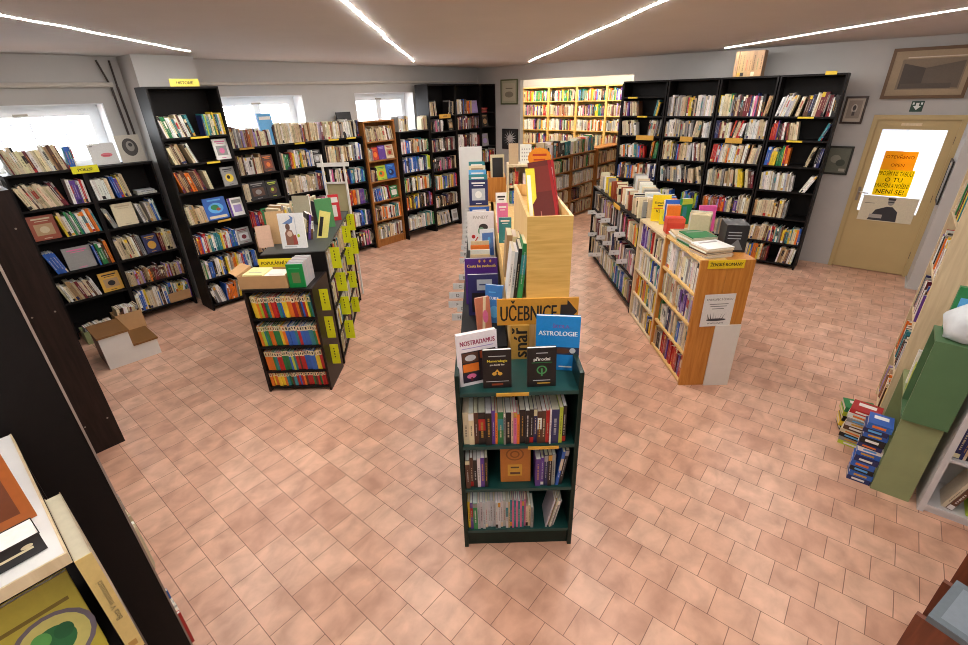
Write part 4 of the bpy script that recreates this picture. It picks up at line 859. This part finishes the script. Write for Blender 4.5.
# pictures by the door and in the picture wall
wx = lambda b, z: AB(A1 - .024, b, z, -40)
frame_pic('small dark framed print beside the black bookcase, above a green one', wx(.62, 1.92), .24, .33, (52, 34, 24), (188, 176, 160), [('r', .2, .8, .2, .85, (150, 138, 126)), ('e', .5, .56, .13, .16, (206, 196, 184)), ('e', .5, .58, .08, .1, (70, 62, 60)), ('r', .44, .56, .3, .45, (80, 70, 66))])
frame_pic('dark green framed picture under the small print', wx(.66, 1.27), .29, .37, (34, 38, 32), (104, 108, 94), [('e', .4, .55, .2, .14, (146, 146, 130)), ('e', .62, .42, .18, .12, (70, 78, 66)), ('r', .62, .86, .12, .22, (170, 168, 156))])
frame_pic('large brown framed old photograph above the door', AB(A1 - .06, .27, 2.215, -40) @ Matrix.Rotation(R(3), 4, 'X'), .78, .55, (104, 78, 52), (160, 140, 112), [('r', .15, .9, .18, .78, (128, 112, 92)), ('p', [(.18, .2), (.18, .7), (.45, .6), (.45, .25)], (72, 62, 54)), ('p', [(.45, .25), (.45, .6), (.88, .72), (.88, .2)], (98, 86, 74)), ('r', .2, .8, .2, .3, (84, 74, 64)), ('r', .2, .9, .8, .82, (214, 200, 180))], fw=.035)
frame_pic('black framed narrow picture on the short wall right of the door', AB(8.24, -.609, 1.05, 230), .36, .5, (36, 34, 32), (150, 146, 138), [('r', .2, .8, .2, .8, (120, 116, 108))], fw=.022, d=.016)
frame_pic('greenish framed picture high on the white pilaster', wx(6.34, 2.2), .42, .45, (88, 96, 66), (172, 172, 148), [('r', .15, .85, .15, .85, (186, 180, 158)), ('e', .5, .4, .25, .12, (140, 134, 116)), ('r', .3, .7, .62, .66, (120, 114, 96))])
frame_pic('black picture with a white dandelion burst low on the pilaster', wx(6.31, 1.36), .40, .39, (22, 22, 24), (40, 40, 42), [('p', [(.5, .5), (.5 + .42 * math.cos(k * .4189), .52 + .42 * math.sin(k * .4189)), (.5 + .2 * math.cos(k * .4189 + .2), .52 + .2 * math.sin(k * .4189 + .2))], (214, 214, 212)) for k in range(15)] + [('e', .5, .52, .16, .16, (200, 200, 198))], fw=.02)
mb = MB().box(0, .12, 0, .006, 0, .12, 0, lin((30, 66, 54)))
mb.add([(.06, -.0006, .02), (.1, -.0006, .065), (.075, -.0006, .065), (.075, -.0006, .1), (.045, -.0006, .1), (.045, -.0006, .065), (.02, -.0006, .065)], [(0, 1, 2), (0, 2, 5), (0, 5, 6), (2, 3, 4, 5)], 0, lin((226, 232, 228)))
mb.rect(.012, .03, .08, .105, -.0006, 0, lin((220, 226, 222))).rect(.09, .108, .08, .105, -.0006, 0, lin((220, 226, 222)))
tag(mb.build('exit_sign', M['board'], None, AB(A1 - .008, -.06, 2.065, -40)), 'small green emergency sign with a white down arrow above the door', 'sign')
# prints on top of the case beside history
mb = MB().box(0, .25, 0, .006, 0, .225, 0, lin((224, 224, 222))).ell(.15, .1, .055, .022, -.0006, 0, lin((222, 120, 130))).rect(.11, .18, .085, .1, -.0007, 0, lin((200, 80, 96))).rect(.02, .05, .19, .205, -.0006, 0, lin((150, 150, 150)))
tag(mb.build('print', M['board'], None, AB(1.43, 6.74, 1.801) @ Matrix.Rotation(R(-10), 4, 'X')), 'white print with a pink mark leaning on the window sill', 'print')
mb = MB().box(0, .24, 0, .008, 0, .29, 0, lin((206, 200, 186))).ell(.12, .16, .075, .095, -.0006, 0, lin((70, 66, 62))).ell(.125, .17, .04, .055, -.0008, 0, lin((150, 146, 138))).ell(.13, .185, .02, .02, -.001, 0, lin((60, 58, 56)))
tag(mb.build('print', M['board'], None, AB(1.70, 6.72, 1.801) @ Matrix.Rotation(R(-8), 4, 'X')), 'cream print of a dark bearded head beside the history bookcase', 'print')
add_face(AB(3.36, 6.66, 1.846, 50) @ Matrix.Rotation(R(-6), 4, 'X'), .2, .40, .03, dict(base='sky', el=[('r', .1, .9, .8, .9, 'white')], spine=COL['blue']), 'tall pale blue folder standing under the second window')
add_face(AB(4.70, 6.80, 1.846, 50) @ Matrix.Rotation(R(-6), 4, 'X'), .27, .36, .02, dict(base='black', el=[('e', .55, .5, .3, .2, 'grey'), ('r', .1, .4, .1, .3, 'silver'), ('e', .6, .62, .12, .1, 'silver')]), 'black album with a white drawing standing above the third bay')
add_face(AB(4.58, 6.64, 1.846, 50) @ Matrix.Rotation(R(-5), 4, 'X'), .15, .22, .02, dict(base='black', el=[('r', .25, .75, .4, .85, 'white')]), 'small black folder with a white label before the black album')
# pipes
tag(MB().tube((-2.4, 6.90, 2.60), (1.9, 6.90, 2.60), .024).tube((2.7, 6.90, 2.61), (8.25, 6.90, 2.63), .02).build('heating_pipe', M['pipe'], None, ROOM), 'painted heating pipe running along the window wall near the ceiling', 'pipe')
for k, x in enumerate((1.90, 1.96)):
    tag(MB().tube((x, 6.91, 1.85), (x - .02, 6.91, 2.58), .012).tube((x - .02, 6.91, 2.58), (x - .08 + .06 * k, 6.91, 2.84), .010).build('riser_pipe', M['darkpipe'], None, ROOM), ('dark rusty upright pipe nearer the first window' if k == 0 else 'dark rusty upright pipe beside the pilaster'), 'pipe')
# railing outside the first window
rl = empty('window_railing', AB(.2, B1 + .85, 0), 'thin grey railing outside the first window', 'railing')
MB().tube((-.3, 0, 2.22), (1.9, 0, 2.22), .008).build('top_rail', M['rail'], rl); MB().tube((-.3, 0, 1.3), (1.9, 0, 1.3), .008).build('bottom_rail', M['rail'], rl)
for k in range(7): MB().tube((-.2 + .3 * k, 0, 1.3), (-.2 + .3 * k, 0, 2.22), .007).build('bar', M['rail'], rl)
# ---- step stool
st = empty('step_stool', AB(.68, 5.50, 0, 48), 'white two step stool with brown worn treads before the poetry bookcase', 'stool')
MB().add([(0, 0, 0), (.46, 0, 0), (.46, 0, .17), (.25, 0, .17), (.25, 0, .34), (0, 0, .34), (0, .018, 0), (.46, .018, 0), (.46, .018, .17), (.25, .018, .17), (.25, .018, .34), (0, .018, .34)],
         [(0, 1, 2, 3), (0, 3, 4, 5), (6, 9, 8, 7), (6, 11, 10, 9), (0, 6, 7, 1), (1, 7, 8, 2), (2, 8, 9, 3), (3, 9, 10, 4), (4, 10, 11, 5), (5, 11, 6, 0)]).build('side_panel', M['white'], st)
MB().add([(0, 0, 0), (.46, 0, 0), (.46, 0, .17), (.25, 0, .17), (.25, 0, .34), (0, 0, .34), (0, .018, 0), (.46, .018, 0), (.46, .018, .17), (.25, .018, .17), (.25, .018, .34), (0, .018, .34)],
         [(0, 1, 2, 3), (0, 3, 4, 5), (6, 9, 8, 7), (6, 11, 10, 9), (0, 6, 7, 1), (1, 7, 8, 2), (2, 8, 9, 3), (3, 9, 10, 4), (4, 10, 11, 5), (5, 11, 6, 0)]).build('side_panel', M['white'], st, Matrix.Translation((0, .382, 0)))
MB().box(.0, .018, .018, .382, .02, .34).build('back_panel', M['redbrown'], st); MB().box(.232, .25, .018, .382, .19, .34).build('riser', M['white'], st); MB().box(.442, .46, .018, .382, .0, .17).build('riser', M['white'], st)
tw = plain('worn_brown_tread', (128, 88, 46), .5, .15, 9)
MB().box(-.012, .262, -.012, .412, .34, .36).build('tread', tw, st); MB().box(.252, .472, -.012, .412, .17, .19).build('tread', tw, st)
# boxes on the lowest shelves by the stool
def crate(label, X, w, d, h, mat, n, pal, name='cardboard_box'):
    r_ = empty(name, X, label, 'box')
    MB().box(0, w, 0, .005, 0, h).build('front_panel', mat, r_); MB().box(0, w, d - .005, d, 0, h).build('back_panel', mat, r_); MB().box(0, .005, .005, d - .005, 0, h).build('side_panel', mat, r_); MB().box(w - .005, w, .005, d - .005, 0, h).build('side_panel', mat, r_); MB().box(.005, w - .005, .005, d - .005, 0, .004).build('bottom_panel', mat, r_)
    row = new_row('the ' + label.split(',')[0], 'inside'); put_run(X @ Matrix.Translation((0, 0, .0045)), .01, w - .012, pal, row, 5, h * 1.25, .01, d - .03, .012, .012, .025)
crate('cardboard box of booklets on the lowest shelf beside history', AB(1.66, 6.61, .101), .25, .2, .12, M['cardboard'], 5, 'm')
crate('sage green crate of books behind the step stool', AB(.70, 6.35, 0), .3, .22, .15, M['green2'], 5, 'p', 'green_crate')
crate('tan cardboard box of booklets behind the step stool', AB(1.02, 6.37, .0), .26, .2, .22, M['cardboard'], 5, 'c')
# ---- right side: pale bookcase, green crates, piles, white shelf, brown shelf
PB = bookcase('tall pale birch bookcase behind the green crates at the right', 'the pale birch bookcase', AB(4.70, -.45, 0, 230), .62, .26, 2.0, [1.58, 1.2, .84, .46, .07], M['pale'], side=.03)
for i, s in enumerate(('m54h22', 'm54h22', 's20 m34h22', 'y16 m38h22', 'r20 m34h22')): fill(PB, i, s, y0=.005)
def crate_case(label, a0, a1, b0, b1, z, h, mat):
    r_ = empty('painted_crate', AB(a0, b0, z, -40), label, 'crate')
    w = b0 - b1; d = a1 - a0; t = .014
    MB().box(0, w, 0, t, 0, h).build('end_panel', mat, r_); MB().box(0, w, d - t, d, 0, h).build('end_panel', mat, r_)
    MB().box(w - t, w, t, d - t, 0, h).build('back_panel', mat, r_); MB().box(0, w - t, t, d - t, 0, t).build('bottom_panel', mat, r_); MB().box(0, w - t, t, d - t, h - t, h).build('top_panel', mat, r_)
    return r_
crate_case('sage green crate on the floor beside the white shelf', 3.34, 4.02, -.48, -.675, 0, .585, M['green2'])
crate_case('dark green crate stacked on the sage green one', 3.30, 3.55, -.47, -.68, .586, .53, M['green1'])
mb = MB(); r_ = random.Random(4)
n = 12; rings = []
for i, (rr, z) in enumerate(((.04, 0), (.085, .01), (.1, .06), (.095, .12), (.07, .17), (.03, .2))):
    rings.append([(rr * (1 + r_.uniform(-.15, .15)) * math.cos(2 * math.pi * k / n), rr * (1 + r_.uniform(-.15, .15)) * math.sin(2 * math.pi * k / n), z) for k in range(n)])
vs = [p for rg in rings for p in rg]; fs = [tuple(reversed(range(n))), tuple(range((len(rings) - 1) * n, len(rings) * n))]
for i in range(len(rings) - 1):
    for k in range(n): fs.append((i * n + k, i * n + (k + 1) % n, (i + 1) * n + (k + 1) % n, (i + 1) * n + k))
mb.add(vs, fs)
bag = mb.build('plastic_bag', M['plasticbag'], None, AB(3.41, -.575, 1.117)); bag.data.polygons.foreach_set('use_smooth', [True] * len(bag.data.polygons))
tag(bag, 'crumpled white plastic bag sitting on the dark green crate', 'bag')
tag(MB().box(0, .12, 0, .03, 0, .26, 0, COL['green']).rect(.02, .1, .05, .2, -.0005, 0, COL['sky']).build('green_folder', M['paint'], None, AB(3.50, -.5, 1.118, -40)), 'green and blue folder standing behind the plastic bag', 'folder')
for k, (a, cn, h, lb) in enumerate(((3.62, 'cream', .20, 'cream booklet leaning in the gap beside the dark green crate'), (3.70, 'lime', .19, 'pale green book standing behind the cream booklet on the sage crate'), (3.80, 'white', .24, 'white book standing last on the sage green crate'))):
    add_face(AB(a, -.49, .586, -40) @ Matrix.Rotation(R(-6), 4, 'X'), .15, h, .03, dict(base=cn, el=[('r', .2, .8, .6, .8, 'blue'), ('r', .2, .8, .2, .4, 'white')]), lb)
# piles standing on the floor in front of the sage crate
pl = ['navy', 'blue', 'black', 'blue', 'navy', 'blue', 'white', 'navy', 'black', 'blue', 'navy', 'blue']
ORD_N += ['thirteen', 'fourteen']
def fpile(a, b, n, cols, w, d, lab, grp, tt, yaw, art_=None):
    zz = .001
    for k in range(n):
        t = rnd.uniform(*tt); mb = MB(); pg = MB(); cn = cols[k % len(cols)]
        X = AB(a + rnd.uniform(-.01, .01), b + rnd.uniform(-.008, .008), zz, yaw + rnd.uniform(-4, 4))
        mb.box(-w / 2, w / 2, -d / 2, d / 2, 0, t * .14, 0, COL[cn]); mb.box(-w / 2, w / 2, -d / 2, d / 2, t * .86, t, 0, jit(COL[cn])); mb.box(-w / 2, w / 2, -d / 2, -d / 2 + .002, t * .14, t * .86, 0, jit(COL[cn]))
        mb.rect(-w * .3, w * .25, t * .3, t * .7, -d / 2 - .0006, 0, COL[['white', 'gold', 'sky', 'orange'][k % 4]])
        pg.box(-w / 2 + .002, w / 2 - .001, -d / 2 + .003, d / 2 - .001, t * .15, t * .85, 0, COL['page'])
        if k == n - 1: mb.add([(-w * .3, 0, t + .0006), (w * .3, 0, t + .0006), (w * .3, d * .3, t + .0006), (-w * .3, d * .3, t + .0006)], [(0, 1, 2, 3)], 0, COL['white'])
        o = mb.build('book', M['paint'], None, X); pg.build('page_block', M['paint'], o)
        tag(o, lab + (', topmost' if k == n - 1 else ', %s up from the floor' % ORD[k + 1]), 'book', grp); zz += t + .001
fpile(3.43, -.405, 12, pl, .125, .14, 'blue book in the pile before the sage green crate', 'blue books piled on the floor', (.03, .045), -40)
fpile(3.80, -.355, 9, ['lime', 'grey', 'black', 'cream', 'brown', 'white', 'grey', 'white', 'red'], .17, .15, 'book in the red topped floor pile before the pale bookcase', 'mixed books piled on the floor', (.028, .04), -45)
fpile(4.02, -.33, 5, ['black', 'yellow', 'black', 'lime', 'green'], .19, .14, 'book in the low green pile behind the red topped one', 'green books piled on the floor', (.03, .05), -30)
WS = bookcase('white bookcase at the right edge beside the sage crate', 'the white bookcase', AB(3.30, -.715, 0, -40), .8, .3, 1.5, [1.1, .75, .42, .06], M['greyw'], side=.03, plinth=.06)
fill(WS, 3, 'g5/14h22 c10/14h24 b6/12 y6/12 d10/8 m30'); fill(WS, 2, 'd20h22 m40'); fill(WS, 1, 'm70'); fill(WS, 0, 'c70')
BSX = AB(1.95, -.56, 0, 30)
bs = empty('cubby_shelf', BSX, 'red brown wooden cubby shelf at the bottom right corner', 'shelf')
L_, D_, H_ = .62, .34, .5
# local x runs away from the viewer along its top edge, local -y away to the right
MB().box(0, L_, -.02, 0, 0, .06).build('front_rail', M['redbrown'], bs)
for x in (0, .26, .58): MB().box(x, x + .022, -D_, 0, .02, H_).build('divider', M['redbrown'], bs)
MB().box(0, L_, -D_, -D_ + .015, 0, H_).build('back_panel', M['redbrown'], bs); MB().box(0, L_, -D_, 0, 0, .02).build('bottom_panel', M['redbrown'], bs)
tag(MB().box(0, .28, -.22, 0, 0, .03, 0, lin((96, 108, 116))).add([(.03, -.19, .0306), (.25, -.19, .0306), (.25, -.03, .0306), (.03, -.03, .0306)], [(0, 1, 2, 3)], 0, lin((120, 132, 142))).build('grey_folder', M['paint'], None, BSX @ Matrix.Translation((.0, -.03, H_ + .001))), 'grey blue folder lying across the cubby shelf', 'folder')

# ---- nearest display shelf at the bottom left
ns = empty('display_shelf', AB(-.06, 1.2, 0, 180 - 40), 'near black display shelf at the bottom left corner', 'shelf')
# local x runs away from the viewer (+b), local y towards -a
MB().box(0, .66, 0, .5, 1.475, 1.50).build('top_board', M['whiteboard'], ns)
MB().box(-.004, .66, -.004, 0.0, 1.470, 1.502).build('edge_strip', M['pale'], ns); MB().box(-.008, -.004, -.004, .5, 1.470, 1.502).build('edge_strip', M['pale'], ns)
MB().box(0.45, .47, 0, .5, 0, 1.475).build('back_panel', M['black'], ns); MB().box(.64, .66, 0, .5, 0, 1.475).build('end_panel', M['black'], ns)
MB().box(0, .45, 0.0, .015, 0, 1.15).build('side_panel', M['black'], ns); MB().box(0, .45, .485, .5, 0, 1.475).build('side_panel', M['black'], ns)
MB().box(0.0, .45, .015, .485, 1.128, 1.148).build('shelf', M['black'], ns)
art('emb', 'yellow book with a green emblem on the near display shelf', (186, 170, 60), ('r', .1, .9, .72, .76, (120, 100, 30)), ('e', .6, .4, .42, .3, (110, 100, 110)), ('e', .6, .4, .36, .26, (200, 190, 110)), ('e', .6, .4, .22, .16, (40, 104, 56)), ('e', .5, .48, .1, .08, (90, 160, 80)), ('e', .72, .46, .1, .08, (30, 90, 50)), ('p', [(.0, .1), (.25, .1), (.4, .3), (.2, .4), (0, .3)], (170, 160, 150)))
add_face(AB(-.27, 1.215, 1.15, 50) @ Matrix.Rotation(R(-24), 4, 'X'), .19, .235, .03, ART['emb'], LAB['emb'])
mb = MB(); pg = MB()
mb.box(0, .033, 0, .002, 0, .36, 0, lin((216, 192, 124))).box(0, .002, .002, .3, 0, .36, 0, lin((176, 166, 140))).box(.031, .033, .002, .3, 0, .36, 0, lin((170, 160, 136)))
mb.text('Bota V imanitousci', .0165, .2, .019, -.0006, COL['black'], rot=R(90)); mb.rect(.006, .024, .02, .04, -.0006, 0, lin((180, 140, 70)))
pg.box(.002, .031, .002, .298, .002, .357, 0, lin((196, 190, 168)))
o = mb.build('book', M['paint'], None, AB(-.055, 1.2, 1.101, 50)); pg.build('page_block', M['paint'], o); tag(o, 'tall book with a yellow lettered spine at the edge of the near display shelf', 'book')
tag(MB().box(0, .033, 0, .3, 0, 1.1).build('book_support', M['black'], None, AB(-.055, 1.2, 0, 50)), 'black upright box under the yellow spined book', 'box')
mag('orange brown photo card standing on the near white board', AB(-.295, 1.38, 1.503, 50) @ Matrix.Rotation(R(-8), 4, 'X'), .22, .25, .012, (176, 96, 40), [('r', .1, .9, .1, .9, (120, 66, 40)), ('e', .5, .5, .28, .22, (180, 130, 104)), ('e', .4, .3, .2, .16, (96, 60, 50))], 'card', name='photo_card')
mag('small black box with pale lettering lying on the near white board', AB(-.255, 1.235, 1.5025, 52), .175, .05, .07, (34, 32, 34), [('r', .45, .9, .4, .52, 'cream'), ('e', .85, .62, .06, .1, 'cream')], 'box', name='small_box')
# ------------------------------------------------------------------ realise the books
F_, PITCH, ROLL, HCAM = 466.0, R(26.1), R(-1.65), 2.4
cam = bpy.data.cameras.new('camera'); camo = bpy.data.objects.new('camera', cam); C.objects.link(camo)
cam.sensor_fit = 'HORIZONTAL'; cam.sensor_width = 36.0; cam.lens = F_ / 968.0 * 36.0; cam.clip_start = .05; cam.clip_end = 80
sp, cp = math.sin(PITCH), math.cos(PITCH)
rx, up, bk = Vector((1, 0, 0)), Vector((0, sp, cp)), Vector((0, -cp, sp))
cr, sr = math.cos(ROLL), math.sin(ROLL)
ax, ay = rx * cr + up * sr, -rx * sr + up * cr
camo.matrix_world = Matrix(((ax.x, ay.x, bk.x, 0), (ax.y, ay.y, bk.y, 0), (ax.z, ay.z, bk.z, HCAM), (0, 0, 0, 1)))
scn.camera = camo
CP = Vector((0, 0, HCAM))
def project(p):
    d = p - CP; z = -d.dot(bk)
    return (484 + F_ * d.dot(ax) / z, 322.5 - F_ * d.dot(ay) / z) if z > .05 else None
def poly_area(ps):
    return abs(sum(ps[i][0] * ps[(i + 1) % len(ps)][1] - ps[(i + 1) % len(ps)][0] * ps[i][1] for i in range(len(ps)))) / 2
bpy.context.view_layer.update()
bv, bf = [], []
for o in scn.objects:
    if o.type == 'MESH' and not o.name.startswith(('window_pane', 'door_glass')):
        n = len(bv); mw = o.matrix_world
        bv += [mw @ v.co for v in o.data.vertices]; bf += [tuple(i + n for i in p.vertices) for p in o.data.polygons]
for b in BOOKS:
    w, t = (b['t'], b['w']) if b['kind'] == 'spine' else (b['w'], b['t'])
    n = len(bv); X = b['X']; h = b['h']
    bv += [X @ Vector(p) for p in ((0, 0, 0), (w, 0, 0), (w, t, 0), (0, t, 0), (0, 0, h), (w, 0, h), (w, t, h), (0, t, h))]
    bf += [tuple(i + n for i in f) for f in ((0, 3, 2, 1), (4, 5, 6, 7), (0, 1, 5, 4), (1, 2, 6, 5), (2, 3, 7, 6), (3, 0, 4, 7))]
tree = BVHTree.FromPolygons(bv, bf)
def seen(b):
    w, t = (b['t'], b['w']) if b['kind'] == 'spine' else (b['w'], b['t'])
    X, h = b['X'], b['h']; tot = 0.0
    for quad, nrm in ((((0, 0, 0), (w, 0, 0), (w, 0, h), (0, 0, h)), (0, -1, 0)), (((0, 0, h), (w, 0, h), (w, t, h), (0, t, h)), (0, 0, 1)), (((0, 0, 0), (0, t, 0), (0, t, h), (0, 0, h)), (-1, 0, 0)), (((w, 0, 0), (w, t, 0), (w, t, h), (w, 0, h)), (1, 0, 0))):
        q = [X @ Vector(p) for p in quad]; c = sum(q, Vector()) / 4
        nw = (X.to_3x3() @ Vector(nrm)).normalized()
        if nw.dot(CP - c) <= 0: continue
        pr = [project(p) for p in q]
        if any(p is None for p in pr): continue
        ar = poly_area(pr); hit = 0
        pts = [c] + [c + (p - c) * .7 for p in q] + [c + ((q[i] + q[(i + 1) % 4]) / 2 - c) * .75 for i in range(4)]
        for p in pts:
            s = project(p)
            if s is None or not (0 <= s[0] <= 968 and 0 <= s[1] <= 645): continue
            o = p + nw * .002; d = CP - o; L = d.length
            if tree.ray_cast(o, d.normalized(), L - .05)[0] is None: hit += 1
        tot += ar * hit / len(pts)
    return tot
for b in BOOKS: b['vis'] = seen(b)
# number the books of every row by colour, as read from its left end
for r_ in ROWS:
    cnt = {}
    for b in r_['books']: cnt.setdefault(b['cn'], []).append(b)
    for cn, bs_ in cnt.items():
        for k, b in enumerate(bs_):
            if b.get('label'): continue
            which = 'the only %s book' % cn if len(bs_) == 1 else ('%s %s book from left' % (ORD[min(k + 1, 25)], cn))
            b['label'] = '%s %s %s' % (which, r_['place'], r_['phrase'])
            b['grp'] = 'books %s %s' % (r_['place'], r_['phrase'])
LIMIT = 300 - 26
order = sorted(BOOKS, key=lambda b: -(b['vis'] + (1e6 if b['kind'] == 'face' and b['vis'] > 4 else 0)))
solo = set(id(b) for b in order[:LIMIT] if b['vis'] > 4)
mass_c = MB()
nsolo = 0
for b in BOOKS:
    geo = spine_geo if b['kind'] == 'spine' else face_geo
    if id(b) in solo:
        c, p = MB(), MB(); X = b['X']; b['X'] = Matrix(); geo(b, c, p); b['X'] = X
        o = c.build('book', M['paint'], None, X); p.build('page_block', M['paint'], o)
        tag(o, b['label'], 'book', b.get('grp')); nsolo += 1
    else: geo(b, mass_c, mass_c)
o = mass_c.build('shelved_books', M['paint']); tag(o, 'rows of many smaller book spines filling all the other shelves', 'books', None, 'stuff')
print('BOOKS', len(BOOKS), 'solo', nsolo, 'min vis', min([b['vis'] for b in BOOKS if id(b) in solo]), 'visible', sum(1 for b in BOOKS if b['vis'] > 4))

# ------------------------------------------------------------------ daylight and exposure
wd = bpy.data.worlds.new('world'); scn.world = wd; wd.use_nodes = True
bg = wd.node_tree.nodes['Background']; bg.inputs['Color'].default_value = (.92, .96, 1.0, 1); bg.inputs['Strength'].default_value = 11.0
scn.view_settings.view_transform = 'Standard'; scn.view_settings.look = 'None'; scn.view_settings.gamma = 1.0; scn.view_settings.use_curve_mapping = False
scn.view_settings.exposure = 0.32
scn.cycles.filter_width = 1.0
